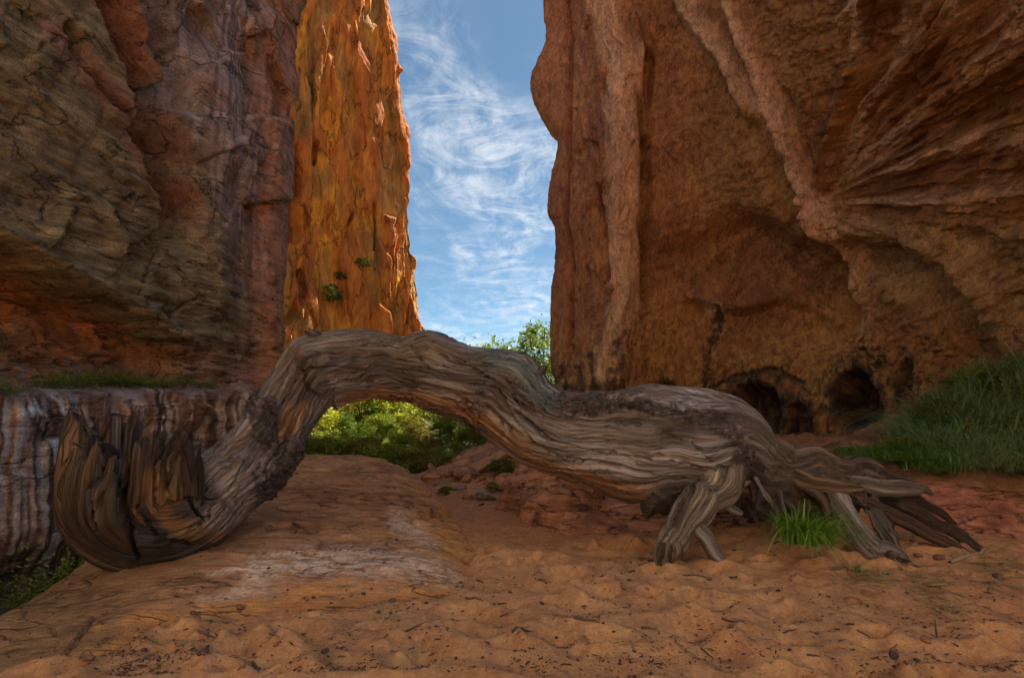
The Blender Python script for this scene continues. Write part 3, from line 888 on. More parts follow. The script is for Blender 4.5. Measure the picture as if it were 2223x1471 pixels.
add("slickrock_mound", me, M_SLICK, label="smooth tan slickrock hump with white salt crust beneath the log", kind="structure")
# ================================================================ the fallen tree
def wood_mat(name, bump=1.0, contrast=0.7):
    m, n, l, b = new_mat(name)
    at_ = n.new("ShaderNodeAttribute"); at_.attribute_name = "Col"
    gr = n.new("ShaderNodeAttribute"); gr.attribute_name = "Grain"
    v = gr.outputs["Vector"]
    g1 = n_noise(n, l, v, 1.0, 5, 0.7, 0.3, (1.2, 34, 34))
    g2 = n_noise(n, l, v, 1.0, 2, 0.6, 0.2, (5.0, 150, 150))
    h = n_math(n, l, 'ADD', g1, n_math(n, l, 'MULTIPLY', g2, 0.45))
    val = n_range(n, l, h, 0.50, 0.95, 1 - contrast, 1 + contrast * .8)
    c = n_mix(n, l, 1.0, at_.outputs["Color"], n_gray(n, l, val), 'MULTIPLY')
    crack = n_range(n, l, n_noise(n, l, v, 1.0, 3, 0.6, 0.4, (0.8, 24, 24)), 0.475, 0.525, -1, 1)
    crack = n_math(n, l, 'ABSOLUTE', crack)
    crack = n_range(n, l, crack, 0.0, 0.55, 0.22, 1.0)
    c = n_mix(n, l, 1.0, c, n_gray(n, l, crack), 'MULTIPLY')
    hair = n_math(n, l, 'ABSOLUTE', n_math(n, l, 'SUBTRACT', n_noise(n, l, v, 1.0, 2, 0.5, 0.2, (0.7, 58, 58)), 0.5))
    hair = n_range(n, l, hair, 0.0, 0.022, 0.35, 1.0)
    c = n_mix(n, l, 1.0, c, n_gray(n, l, hair), 'MULTIPLY')
    crack = n_math(n, l, 'ADD', crack, n_math(n, l, 'MULTIPLY', hair, 0.5))
    l.new(c, b.inputs["Base Color"])
    b.inputs["Roughness"].default_value = 0.5
    b.inputs["Specular IOR Level"].default_value = 0.5
    bp = n.new("ShaderNodeBump"); bp.inputs["Strength"].default_value = bump; bp.inputs["Distance"].default_value = 0.026
    l.new(n_math(n, l, 'ADD', h, n_math(n, l, 'MULTIPLY', crack, 0.5)), bp.inputs["Height"]); l.new(bp.outputs[0], b.inputs["Normal"])
    return m


M_WOOD = wood_mat("weathered_wood")


def frames(S):
    T = np.gradient(S, axis=0); T /= np.linalg.norm(T, axis=1)[:, None]
    up = np.array([0, -1.0, 0.15])
    n0 = up - T[0] * np.dot(up, T[0]); n0 /= np.linalg.norm(n0)
    Nn = [n0]
    for i in range(1, len(S)):
        v = Nn[-1] - T[i] * np.dot(Nn[-1], T[i])
        Nn.append(v / np.linalg.norm(v))
    Nn = np.array(Nn)
    return T, Nn, np.cross(T, Nn)


def tube_grid(pts, nu, nv, rad_fn=None, flat=1.0, seed=0, grain=0.012, flute=0.05, crack=0.02, twist=0.0, kfreq=1.0, warp=.34):
    """pts: (px, py, r_px, Y).  Returns P(nu,nv+1,3), s, theta, radius; theta=0 faces the camera"""
    q = np.array(pts, float)
    W = np.array([at(a, b, y) for a, b, r, y in q]); R = q[:, 2] * q[:, 3] / FPX
    seg = np.linalg.norm(np.diff(W, axis=0), axis=1); tot = seg.sum()
    cnt = np.maximum((nu * seg / tot).astype(int), 3)
    t = seg_params(cnt)
    S = cr_axis(W, t); r = cr_axis(R[:, None], t)[:, 0]
    ds = np.concatenate([[0], np.cumsum(np.linalg.norm(np.diff(S, axis=0), axis=1))])
    T, A, B = frames(S)
    th = np.linspace(-math.pi, math.pi, nv + 1)
    TH, SS = np.meshgrid(th, ds)
    RR = np.repeat(r[:, None], nv + 1, 1)
    ct, st = np.cos(TH + twist * SS), np.sin(TH + twist * SS)
    k = kfreq
    wob = fbm(ct * 1.1 * k, st * 1.1 * k, SS * .9 * k, 3, seed=seed)
    d0 = flute * RR / .4 * wob
    d = 0.0 * RR
    wp = .62 * warp * fbm(ct * 1.5 * k, st * 1.5 * k, SS * 1.3, 2, seed=seed + 3) * sstep(.3, 1.6, SS + (0 if warp > .3 else 2))
    ca, sa = np.cos(TH + twist * SS + wp), np.sin(TH + twist * SS + wp)
    rg = perlin(ca * 5 * k, sa * 5 * k, SS * .55, seed + 5)
    d += grain * 1.6 * (np.minimum(np.abs(rg), .22) * 4.5 - .6)
    rg2 = perlin(ca * 12 * k, sa * 12 * k, SS * .9, seed + 7)
    d += grain * 1.4 * (np.minimum(np.abs(rg2), .16) * 5 - .5)
    rg3 = perlin(ca * 24 * k, sa * 24 * k, SS * 1.6, seed + 9)
    d += grain * 1.2 * (np.minimum(np.abs(rg3), .14) * 5 - .4)
    gd = d
    d = d0 + gd
    ck = np.abs(perlin(ca * 4 * k, sa * 4 * k, SS * .42, seed + 11))
    crk = sstep(.04, .0, ck) * sstep(-.1, .2, perlin(ca * 2, sa * 2, SS * .8, seed + 13))
    d -= crack * crk
    if rad_fn is not None:
        P0 = S[:, None] + (A[:, None] * np.cos(TH)[..., None] + B[:, None] * np.sin(TH)[..., None]) * RR[..., None]
        d = d + rad_fn(P0, SS, TH, RR)
    if rad_fn is not None: d = d - .5 * gd * sstep(1.3, .5, SS)
    rr = RR + d * np.clip(RR / .12, .15, 1)
    rr = np.maximum(rr, .002)
    P = S[:, None] + (A[:, None] * np.cos(TH)[..., None] + B[:, None] * (flat * np.sin(TH))[..., None]) * rr[..., None]
    return P, SS, TH, RR, T, ds, crk, np.stack([SS, ca * .42, sa * .42], -1), S


def wood_color(P, SS, TH, RR, crk, seed, base=(.155, .135, .128), warm=.28, cool=(1.3, 1.45, 1.65)):
    ct, st = np.cos(TH), np.sin(TH)
    n1 = fbm(ct * 2, st * 2, SS * .5, 4, seed=seed + 20); n2 = fbm(ct * 9, st * 9, SS * .8, 3, seed=seed + 22)
    C = np.zeros(P.shape) + np.array(base)
    C = mixc3(C, np.array(base) * (np.array(cool) if max(base) > .18 else np.array([1.35, 1.3, 1.2])), sstep(.0, .5, n2 + .4 * n1))
    C = mixc3(C, (.10, .062, .040), sstep(.05, .55, -n2 + .3 * n1) * .75)
    C = mixc3(C, (.23, .13, .065), sstep(.05, .5, n1) * warm)
    n4 = fbm(ct * 1.6, st * 1.6, SS * 1.1, 4, seed=seed + 24)
    C = mixc3(C, np.array(base) * .42, sstep(.0, .5, n4 + .3 * n2) * .7)
    C = mixc3(C, np.array(base) * np.array([1.9, 2.1, 2.35]), sstep(.12, .55, -n4 + .5 * n2) * .75 * sstep(-.02, .02, np.max(base) - .13))
    C = mixc3(C, (.03, .02, .018), crk * .9)
    return C


def px_mask(P, polys, w, soft=.5, jig=10, seed=0):
    x, y = proj(P)
    x = x + jig * fbm(P[..., 0] * 5, P[..., 2] * 5, P[..., 1] * 5, 3, seed=seed + 40); y = y + jig * fbm(P[..., 0] * 5, P[..., 2] * 5, P[..., 1] * 5, 3, seed=seed + 43)
    m = np.zeros(x.shape)
    for poly in polys:
        d_, _, _ = poly_dist(x, y, poly)
        m = np.maximum(m, sstep(w, w * soft, d_))
    return m


fallen = empty("fallen_tree", at(1111, 1100, 5.8) * np.array([1, 1, 0]), "arched grey driftwood trunk of a fallen tree spanning slickrock and sand", "fallen tree")
fallen.location = (0, 5.5, 0)


def part(name, P, mat, col, uv, flip=False, parent=None, label=None):
    nu, nv = P.shape[:2]
    me = raw_mesh(name, P.reshape(-1, 3) - np.array([0, 5.5, 0]), grid_faces(nu, nv, flip=flip), col=col.reshape(-1, 3), uv=uv)
    o = add(name, me, mat, parent or fallen, label)
    return o


TR = [(292, 985, 106, 5.0), (285, 1035, 112, 5.0), (285, 1088, 112, 5.02), (312, 1124, 98, 5.08), (372, 1126, 90, 5.2), (432, 1094, 86, 5.34), (481, 1052, 79, 5.46), (536, 1010, 75, 5.6), (580, 960, 68, 5.72), (612, 904, 64, 5.85),
      (648, 846, 64, 5.97), (692, 808, 77, 6.1), (790, 795, 75, 6.3), (865, 803, 69, 6.35), (928, 806, 79, 6.35), (1005, 828, 77, 6.3), (1092, 852, 92, 6.2), (1142, 898, 84, 6.1), (1198, 938, 86, 6.0), (1295, 951, 101, 5.95),
      (1390, 960, 120, 5.9), (1470, 960, 115, 5.9), (1540, 958, 100, 5.95), (1595, 968, 82, 6.0), (1640, 1000, 62, 6.05), (1690, 1020, 40, 6.1)]


def trunk_feat(P0, SS, TH, RR):
    x, y = proj(P0)
    d = np.zeros(x.shape)
    front = sstep(-.15, .25, np.cos(TH))
    jx = x + 3 * fbm(x / 12, y / 12, 0, 2, seed=200)
    # staves of the broken stump: deep gaps
    for poly, w, h in (([(262, 985), (266, 1060), (272, 1110), (290, 1165), (305, 1215)], 6, -.16), ([(342, 990), (340, 1050), (338, 1095)], 5, -.12), ([(392, 990), (402, 1050), (420, 1105), (445, 1130)], 5, -.10),
                       ([(205, 1000), (200, 1080), (215, 1150)], 4, -.06), ([(300, 1100), (340, 1160), (420, 1180)], 5, -.06), ([(425, 1075), (455, 1085), (480, 1078)], 3, -.05), ([(432, 1045), (470, 1020), (500, 990)], 3, -.04),
                       ([(640, 780), (660, 800), (668, 840), (700, 862)], 5, -.06), ([(560, 880), (600, 905), (640, 945)], 3, -.03), ([(1090, 850), (1110, 900), (1160, 960), (1230, 1000)], 3, -.05),
                       ([(870, 735), (900, 760), (930, 800)], 4, -.05), ([(1180, 905), (1260, 925), (1400, 915), (1500, 925)], 5, -.05),
                       ([(690, 765), (800, 762), (900, 788), (1010, 800)], 2.6, -.07), ([(720, 822), (850, 836), (960, 850), (1060, 884), (1110, 930)], 2.4, -.07), ([(1120, 890), (1200, 958), (1300, 985), (1420, 1000), (1515, 1008)], 2.6, -.08),
                       ([(1215, 895), (1300, 906), (1420, 930), (1500, 962), (1540, 1000)], 2.4, -.07), ([(1230, 992), (1330, 1014), (1450, 1038)], 2.2, -.06), ([(760, 745), (850, 752), (900, 745)], 2.2, -.05), ([(660, 800), (720, 795), (790, 802)], 2.4, -.07), ([(1020, 790), (1080, 830), (1120, 860)], 2.4, -.07),
                       ([(450, 1110), (500, 1060), (530, 1000)], 2.4, -.06), ([(1330, 870), (1450, 880), (1560, 915)], 2.2, -.05)):
        q, t, s = poly_dist(jx, y, poly)
        d += h * sstep(w, w * .15, q) * front
    for cx_, cy_, w, h in ((1132, 778, 26, .13), (930, 738, 30, .08), (650, 750, 26, .12), (1562, 985, 55, .08), (790, 725, 45, .035), (870, 742, 18, -.03), (1010, 772, 25, -.02), (1185, 838, 24, -.03), (1395, 845, 30, .03), (1590, 880, 26, .07), (480, 985, 16, -.06),
                           (745, 800, 20, .03), (1250, 1030, 30, .03), (1500, 1030, 40, -.05)):
        d += h * np.exp(-((x - cx_) ** 2 + (y - cy_) ** 2) / w ** 2) * (front * .7 + .3)
    # the broken end is a ring of separate staves, each with its own stand-off
    ce = TH * 2.6 + 1.3 * perlin(np.cos(TH) * 1.7, np.sin(TH) * 1.7, 3.0, 208) + .45 * fbm(np.cos(TH) * 3, np.sin(TH) * 3, SS * .8, 2, seed=206)
    ci = np.floor(ce).astype(int) + 40; fr = ce - np.floor(ce)
    rs_ = np.random.default_rng(5).uniform(-1, 1, 90)
    fade = sstep(1.25, .55, SS)
    d += fade * (.055 * rs_[ci] + .03 * np.sin(fr * math.pi) - .11 * sstep(.10, .0, np.minimum(fr, 1 - fr)) * (rs_[ci + 20] > -.5))
    trunk_feat.stave = rs_[ci + 30]
    for cx_, cy_, w in ((735, 775, 15), (905, 800, 12), (1075, 845, 14), (1010, 870, 9), (1240, 905, 12), (1430, 990, 10), (655, 790, 13), (500, 1010, 15), (1330, 985, 8), (820, 770, 9)):
        q = np.hypot((x - cx_) / 1.5, y - cy_) / w
        d += front * (.028 * np.exp(-((q - 1.1) * 2.2) ** 2) - .055 * np.exp(-(q * 1.7) ** 2))
    # shelly bark relief where the bark still clings
    bk = px_mask(P0, BARK1, 34, .6, 12) + px_mask(P0, BARK2, 26, .5, 10)
    d += np.clip(bk, 0, 1) * (.024 + .040 * fbm(P0[..., 0] * 22, P0[..., 2] * 22, P0[..., 1] * 22, 2, seed=205))
    return d


BARK1 = [[(562, 882), (575, 925), (600, 960), (632, 985)], [(600, 930), (618, 1000), (585, 1050)]]
BARK2 = [[(1190, 868), (1280, 880), (1400, 885), (1520, 905), (1580, 930), (1620, 985)], [(1600, 950), (1615, 1040)]]
P, SS, TH, RR, T, ds, crk, GR, S = tube_grid(TR, 900, 190, trunk_feat, seed=300, grain=.017, flute=.055, crack=.07, twist=.10)
# jagged hollow end
u0 = np.exp(-(SS / .16) ** 2)
jag = .22 * trunk_feat.stave + .30 * np.maximum(perlin(np.cos(TH) * 11, np.sin(TH) * 11, 1.0, 310) - .1, 0) + .05 * np.sign(perlin(np.cos(TH) * 13, np.sin(TH) * 13, 4.0, 311)) * .5
P = P - T[0] * (u0 * jag)[..., None]
x, y = proj(P)
C = wood_color(P, SS, TH, RR, crk, 300)
top = np.clip(np.gradient(P[..., 2], axis=1), -1, 1)
stump = sstep(1.35, .8, SS)
n1 = fbm(np.cos(TH) * 3, np.sin(TH) * 3, SS * .7, 4, seed=330); n3 = fbm(P[..., 0] * 16, P[..., 2] * 16, P[..., 1] * 16, 3, seed=331)
C = mixc3(C, (.048, .033, .022), stump * .95); C = mixc3(C, (.13, .068, .024), stump * sstep(.0, .5, n1) * .8); C = mixc3(C, (.015, .011, .009), stump * sstep(.09, .0, np.abs(perlin(np.cos(TH) * 5, np.sin(TH) * 5, SS * .5, 335))) * .9)
C = mixc3(C, (.07, .05, .035), stump * sstep(.1, .6, -n1) * .6)
m = px_mask(P, [[(330, 1030), (350, 1110), (400, 1150), (470, 1160)]], 30, .3, 14); C = mixc3(C, (.30, .15, .045), m * .7)
m = px_mask(P, [[(450, 1010), (500, 1040), (520, 1090), (480, 1130)]], 46, .3, 16, 2); C = mixc3(C, (.36, .325, .30), m * .7)
m = px_mask(P, BARK1, 38, .75, 12); C = mixc3(C, (.040, .032, .030), m * sstep(-.7, .1, n3)); C = mixc3(C, (.11, .09, .085), m * sstep(.2, .5, n3) * .8)
m = px_mask(P, BARK2, 26, .5, 10); C = mixc3(C, (.055, .045, .038), m * sstep(-.6, .1, n3)); C = mixc3(C, (.15, .12, .10), m * sstep(.2, .5, n3) * .8)
m = px_mask(P, [[(630, 885), (620, 940), (660, 890)]], 22, .3, 8); C = mixc3(C, (.36, .19, .075), m * .7)
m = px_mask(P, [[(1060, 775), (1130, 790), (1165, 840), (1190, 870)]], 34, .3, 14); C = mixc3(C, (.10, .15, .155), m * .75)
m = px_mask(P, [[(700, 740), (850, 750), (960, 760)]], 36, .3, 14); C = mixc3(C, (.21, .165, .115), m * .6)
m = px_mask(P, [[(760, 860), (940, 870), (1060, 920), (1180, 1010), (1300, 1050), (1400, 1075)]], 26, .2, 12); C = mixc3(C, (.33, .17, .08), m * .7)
m = px_mask(P, [[(1280, 990), (1400, 1000), (1520, 1010)]], 46, .2, 14); C = mixc3(C, (.36, .34, .36), m * .5)
m = px_mask(P, [[(1180, 910), (1300, 930), (1420, 945)]], 30, .2, 14); C = mixc3(C, (.29, .26, .255), m * .45)
m = px_mask(P, [[(640, 760), (650, 820), (630, 860)]], 22, .2, 14); C = mixc3(C, (.12, .085, .06), m * .6)
# inner wall of the hollow end
r0 = P[0]; cen = r0.mean(0); RIM, CEN, T0 = r0.copy(), cen.copy(), T[0].copy()
inner = []
for f, dz in ((0.0, .30), (.35, .29), (.62, .26), (.74, .18), (.80, .05), (.86, -.0)):
    ring = cen + (r0 - cen) * f
    ring = ring + T[0] * dz + T[0] * (.02 * perlin(np.cos(TH[0]) * 5, np.sin(TH[0]) * 5, dz * 9, 340))[:, None]
    if f > .5: ring = ring - T[0] * (u0[0] * jag[0] * 0)[:, None]
    inner.append(ring)
Pin = np.array(inner)
P = np.concatenate([Pin, P]); Cin = np.zeros(Pin.shape) + np.array([.09, .065, .045])
C = np.concatenate([Cin, C]); GR = np.concatenate([np.repeat(GR[:1], len(Pin), 0), GR])
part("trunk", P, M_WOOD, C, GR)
TRUNK_S, TRUNK_T = S, T


def gnarl(pts, seed):
    r_ = np.random.default_rng(seed); q = np.array(pts, float)
    t = np.linspace(0, len(q) - 1, len(q) * 2 - 1)
    q = cr_axis(q, np.minimum(t, len(q) - 1 - 1e-6))
    j = r_.normal(0, 1, (len(q), 2)) * q[:, 2:3] * .13
    j[0] = 0
    q[:, :2] += j; q[:, 2] *= r_.uniform(.86, 1.14, len(q))
    return [tuple(a) for a in q]


def limb(name, pts, nu, nv, seed, base=(.30, .245, .20), warm=.3, bark=0.0, grain=.008, flute=.07, flat=1.0, end_jag=.03, kf=1.6, parent=None, label=None, twist=.6):
    if name in ('root', 'rootlet', 'root_fork'): pts = gnarl(pts, seed)
    P, SS, TH, RR, T, ds, crk, G, S = tube_grid(pts, nu, nv, None, flat, seed, grain * .34, flute * .9, .022, twist, kf * .7, .3)
    L = ds[-1]
    j = end_jag * (perlin(np.cos(TH) * 3, np.sin(TH) * 3, 2.0, seed + 50) + .6 * perlin(np.cos(TH) * 8, np.sin(TH) * 8, 2.0, seed + 51))
    P = P + T[-1] * (np.exp(-((L - SS) / .05) ** 2) * j)[..., None]
    ctr = P.mean(1, keepdims=True); P = ctr + (P - ctr) * (1 - .3 * np.exp(-((L - SS) / (.35 * RR.mean() + .02)) ** 2))[..., None]
    C = wood_color(P, SS, TH, RR, crk, seed, base, warm, (1.3, 1.32, 1.3))
    if bark:
        nb = fbm(P[..., 0] * 18, P[..., 2] * 18, P[..., 1] * 18, 3, seed=seed + 60)
        bm = sstep(.05, -.25, fbm(np.cos(TH) * 1.5, np.sin(TH) * 1.5, SS * 1.3, 3, seed=seed + 61) - bark + .4)
        C = mixc3(C, (.085, .066, .055), bm); C = mixc3(C, (.19, .145, .11), bm * sstep(.1, .5, nb) * .8)
        c0 = P.mean(1, keepdims=True)
        nrm = (P - c0) / (np.linalg.norm(P - c0, axis=-1, keepdims=True) + 1e-6)
        P = P + nrm * (bm * (.008 + .014 * nb) * np.clip(RR / .12, .2, 1))[..., None]
    # close both ends
    a, b = P[0].mean(0), P[-1].mean(0) - T[-1] * .01
    P = np.concatenate([np.repeat(a[None, None], P.shape[1], 1), P, (b + (P[-1] - b) * .55 - T[-1] * .012)[None], np.repeat(b[None, None] - T[-1] * .02, P.shape[1], 1)])
    C = np.concatenate([C[:1], C, C[-1:] * .55, C[-1:] * .5]); G = np.concatenate([G[:1], G, G[-1:], G[-1:]])
    return part(name, P, M_WOOD, C, G, parent=parent, label=label)


# ---- roots at the right end
leg = limb("root", [(1590, 915, 36, 6.3), (1584, 955, 52, 6.02), (1577, 1000, 52, 5.72), (1566, 1030, 45, 5.55), (1536, 1072, 39, 5.38), (1510, 1098, 37, 5.3), (1486, 1136, 32, 5.22), (1462, 1174, 29, 5.16), (1442, 1212, 24, 5.10), (1430, 1244, 14, 5.06)], 190, 80, 400, (.33, .28, .215), .35, .12, .013, .07, end_jag=.12, label="thick pale knotted root propping the trunk on the sand")
limb("root_fork", [(1505, 1098, 16, 5.3), (1510, 1132, 19, 5.2), (1526, 1160, 16, 5.18), (1548, 1194, 15, 5.18), (1572, 1226, 12, 5.14)], 60, 40, 405, (.31, .27, .25), .2, 0, .007, .08, end_jag=.03, parent=leg)
limb("root", [(1590, 985, 62, 6.0), (1650, 1000, 48, 5.98), (1700, 1010, 38, 5.95), (1760, 1006, 36, 5.93), (1815, 1018, 31, 5.93), (1868, 1018, 27, 5.95), (1915, 1038, 19, 5.97), (1950, 1044, 14, 6.0), (1985, 1060, 8, 6.02), (2016, 1068, 3, 6.05)], 190, 70, 410, (.27, .20, .16), .35, .30, .011, .12, label="long tapering root reaching right above the sand")
limb("root", [(1790, 1030, 12, 6.0), (1850, 1048, 18, 5.85), (1900, 1058, 20, 5.8), (1955, 1060, 17, 5.8), (2000, 1060, 12, 5.82), (2022, 1072, 4, 5.85)], 70, 40, 420, (.34, .29, .25), .4, 0, .006, .10, end_jag=.06)
limb("root", [(1690, 1015, 14, 6.0), (1740, 1038, 20, 5.8), (1790, 1052, 18, 5.7), (1840, 1056, 15, 5.66), (1868, 1058, 11, 5.66)], 60, 36, 430, (.27, .18, .11), .6, 0, .006, .10, end_jag=.05)
split_root = limb("root", [(1755, 1012, 18, 6.2), (1785, 1046, 22, 5.95), (1816, 1085, 21, 5.68), (1836, 1118, 22, 5.5), (1872, 1162, 23, 5.36), (1898, 1196, 25, 5.25), (1938, 1216, 23, 5.18), (1966, 1236, 20, 5.12)], 130, 56, 440, (.35, .30, .26), .2, 0, .008, .08, end_jag=.05, label="pale split root lying on the sand, its broken end forward")
limb("root", [(1868, 1052, 20, 6.0), (1940, 1082, 17, 6.0), (2000, 1116, 15, 6.0), (2060, 1150, 13, 6.0), (2105, 1178, 10, 5.95), (2140, 1198, 6, 5.9), (2170, 1214, 3, 5.85)], 110, 40, 450, (.15, .085, .06), .5, .25, .006, .08)
limb("root", [(1835, 1072, 17, 5.75), (1900, 1098, 15, 5.72), (1975, 1140, 13, 5.72), (2040, 1172, 12, 5.72), (2088, 1196, 8, 5.7), (2120, 1214, 4, 5.66)], 110, 40, 460, (.19, .10, .065), .6, .2, .006, .08)
limb("root", [(1895, 1108, 10, 5.6), (1912, 1140, 17, 5.5), (1930, 1168, 16, 5.45), (1948, 1192, 10, 5.4)], 50, 32, 470, (.30, .25, .21), .2, .1, .006, .08)
limb("root", [(1822, 1128, 13, 5.5), (1832, 1150, 15, 5.42), (1846, 1172, 13, 5.36)], 34, 30, 475, (.28, .22, .18), .4, 0, .006, .08)
limb("root", [(1570, 1085, 12, 5.6), (1588, 1104, 10, 5.5), (1612, 1114, 6, 5.46)], 34, 24, 480, (.33, .29, .26), .1, 0, .004, .08)
limb("root", [(1640, 1035, 4, 5.7), (1655, 1062, 4, 5.62), (1668, 1082, 5, 5.6), (1676, 1094, 3, 5.58)], 40, 16, 482, (.42, .38, .35), .1, 0, .002, .05)
crown_root = limb("root", [(1590, 1010, 70, 6.15), (1650, 1045, 66, 6.1), (1720, 1070, 50, 6.1), (1790, 1085, 36, 6.05), (1850, 1090, 24, 6.0)], 120, 70, 485, (.12, .085, .06), .4, .7, .016, .2, label="dark rotten root crown under the arm of the log")
limb("root", [(1905, 1140, 9, 5.9), (1925, 1125, 11, 5.92), (1945, 1138, 9, 5.9)], 24, 20, 487, (.27, .22, .18), .2, 0, .004, .05)
limb("bark_lump", [(1405, 1058, 30, 5.75), (1430, 1078, 46, 5.7), (1448, 1098, 40, 5.65), (1450, 1118, 14, 5.62)], 60, 60, 490, (.09, .07, .06), .1, .9, .02, .2, label="dark crumbling bark lump hanging under the trunk")

rr_ = np.random.default_rng(12)
for k in range(14):                                               # thin rootlets, most of them snapped
    x0, y0 = rr_.uniform(1600, 1900), rr_.uniform(1030, 1080)
    dx_, dy_ = rr_.uniform(-30, 60), rr_.uniform(25, 75)
    pts = [(x0, y0, 7, 5.9), (x0 + dx_ * .4, y0 + dy_ * .35 + rr_.normal(0, 5), 6, 5.75), (x0 + dx_ * .7, y0 + dy_ * .75 + rr_.normal(0, 5), 4.5, 5.65), (x0 + dx_, y0 + dy_, 2.2, 5.58)]
    limb("rootlet", pts, 22, 12, 560 + k, (.20, .16, .13) if k % 2 else (.13, .09, .065), .3, 0, .003, .1, end_jag=.02, parent=crown_root)
limb("root", [(2085, 1180, 9, 5.9), (2125, 1196, 7, 5.85), (2170, 1212, 5, 5.8), (2215, 1236, 4, 5.7), (2260, 1250, 2, 5.65)], 60, 16, 640, (.12, .08, .055), .3, .2, .003, .1, label="thin dark root trailing over the sand to the right edge")
limb("root", [(1950, 1232, 10, 5.12), (1975, 1258, 8, 4.95), (1998, 1290, 6, 4.72), (2012, 1318, 3, 4.55)], 50, 16, 645, (.12, .085, .06), .3, .3, .004, .1, label="short dark fibrous root running forward from the split root")
limb("root", [(1880, 1040, 16, 5.9), (1935, 1062, 13, 5.9), (1985, 1082, 11, 5.95), (2040, 1112, 8, 6.0), (2075, 1140, 5, 6.0)], 70, 20, 650, (.13, .08, .055), .4, .2, .004, .12)
limb("root", [(1720, 1040, 14, 5.85), (1760, 1062, 11, 5.75), (1790, 1090, 9, 5.65), (1800, 1125, 6, 5.55)], 50, 20, 655, (.15, .11, .08), .3, .2, .004, .12)
for (x0, y0, x1, y1, r, Y0) in ((690, 738, 668, 716, 14, 6.0), (1168, 812, 1186, 792, 10, 6.0), (575, 868, 556, 852, 12, 5.75), (1000, 905, 1012, 925, 9, 6.1)):
    limb("branch_stub", [(x0, y0, r * 1.3, Y0 + .05), ((x0 + x1) / 2, (y0 + y1) / 2, r, Y0), (x1, y1, r * .7, Y0 - .02)], 20, 20, 590 + int(x0) % 50, (.15, .12, .10), .2, 0, .012, .15, end_jag=.05)

for k in range(7):
    x0, y0 = 1448 + rr_.uniform(-16, 26), 1196 + rr_.uniform(-6, 8)
    limb("root_shard", [(x0, y0 - 14, 8, 5.06), (x0 - 2 + rr_.normal(0, 3), y0 + 6, 7, 5.03), (x0 - 6 + rr_.normal(0, 7), y0 + rr_.uniform(14, 30), 2.5, 5.02)], 20, 12, 720 + k, (.30, .22, .14) if k % 2 else (.12, .08, .05), .4, 0, .006, .2, end_jag=.02, parent=leg)
for k in range(6):
    x0, y0 = 1950 + rr_.uniform(-18, 16), 1214 + rr_.uniform(-8, 10)
    limb("root_shard", [(x0 - 10, y0 - 8, 8, 5.1), (x0 + 8, y0 + 4, 6, 5.08), (x0 + rr_.uniform(18, 40), y0 + rr_.uniform(10, 24), 2, 5.04)], 20, 12, 730 + k, (.32, .24, .15) if k % 2 else (.13, .085, .05), .4, 0, .006, .2, end_jag=.02, parent=split_root)

# ---- splinters round the hollow end
SPL = [((244, 1030, 46, 5.2), (250, 968, 36, 5.22), (257, 906, 7, 5.22)), ((212, 1025, 44, 5.1), (216, 988, 40, 5.1), (196, 962, 14, 5.06)), ((376, 1040, 32, 5.02), (378, 992, 26, 5.04), (385, 940, 5, 5.04)),
       ((412, 1075, 18, 4.93), (409, 1010, 16, 4.93), (410, 955, 4, 4.93)), ((398, 1050, 24, 4.90), (392, 1010, 20, 4.90), (394, 978, 7, 4.90)), ((182, 1085, 24, 4.95), (160, 1045, 20, 4.95), (128, 1006, 11, 4.95)),
       ((198, 1050, 26, 4.92), (190, 1025, 24, 4.92), (184, 998, 14, 4.92)), ((300, 1020, 20, 5.36), (303, 990, 18, 5.36), (302, 966, 9, 5.36)), ((322, 1018, 17, 5.36), (324, 985, 15, 5.36), (322, 960, 7, 5.36)),
       ((344, 1016, 17, 5.32), (345, 986, 14, 5.32), (347, 954, 5, 5.32)), ((280, 1018, 20, 5.36), (279, 990, 18, 5.36), (275, 970, 10, 5.36)), ((428, 1095, 18, 5.0), (430, 1040, 15, 5.0), (434, 990, 4, 5.0))]
rs2 = np.random.default_rng(9)
for k in range(26):
    i_ = int(rs2.integers(0, len(RIM))); b_ = CEN + (RIM[i_] - CEN) * rs2.uniform(.84, .97)
    L_ = rs2.uniform(.05, .22); tip = b_ - T0 * L_ + (RIM[i_] - CEN) * rs2.uniform(-.05, .15); foot = b_ + T0 * .12; mid = (foot + tip * 1.5) / 2.5
    w_ = rs2.uniform(.012, .035)
    pts = []
    for q_, f_ in ((foot, 1), (mid, .9), (mid * .4 + tip * .6, .55), (tip, .12)):
        a_, c_ = proj(q_); pts.append((float(a_), float(c_), w_ * f_ * FPX / q_[1], q_[1]))
    limb("splinter", pts, 22, 10, 700 + k, (.14, .09, .05) if k % 2 else (.09, .06, .04), .4, 0, .006, .3, .4, .02, 2.0, twist=.1)
for k, s_ in enumerate(SPL):
    b_, m_, t_ = [np.array(q, float) for q in s_]
    if b_[3] < 4.7: b_[3] = m_[3] = t_[3] = 4.72
    pts = [tuple(b_), tuple(b_ * .5 + m_ * .5), tuple(m_), tuple(m_ * np.array([.45, .45, .55, .45]) + t_ * np.array([.55, .55, .45, .55])), tuple(t_ * np.array([1, 1, .5, 1]))]
    pts = [(a_, c_, r_ * .36, y_) for a_, c_, r_, y_ in pts]
    limb("splinter", pts, 44, 30, 500 + k * 3, (.075, .05, .032) if k % 3 else (.11, .072, .042), .4, 0, .03, .35, 2.5, .09, 2.4, twist=0)
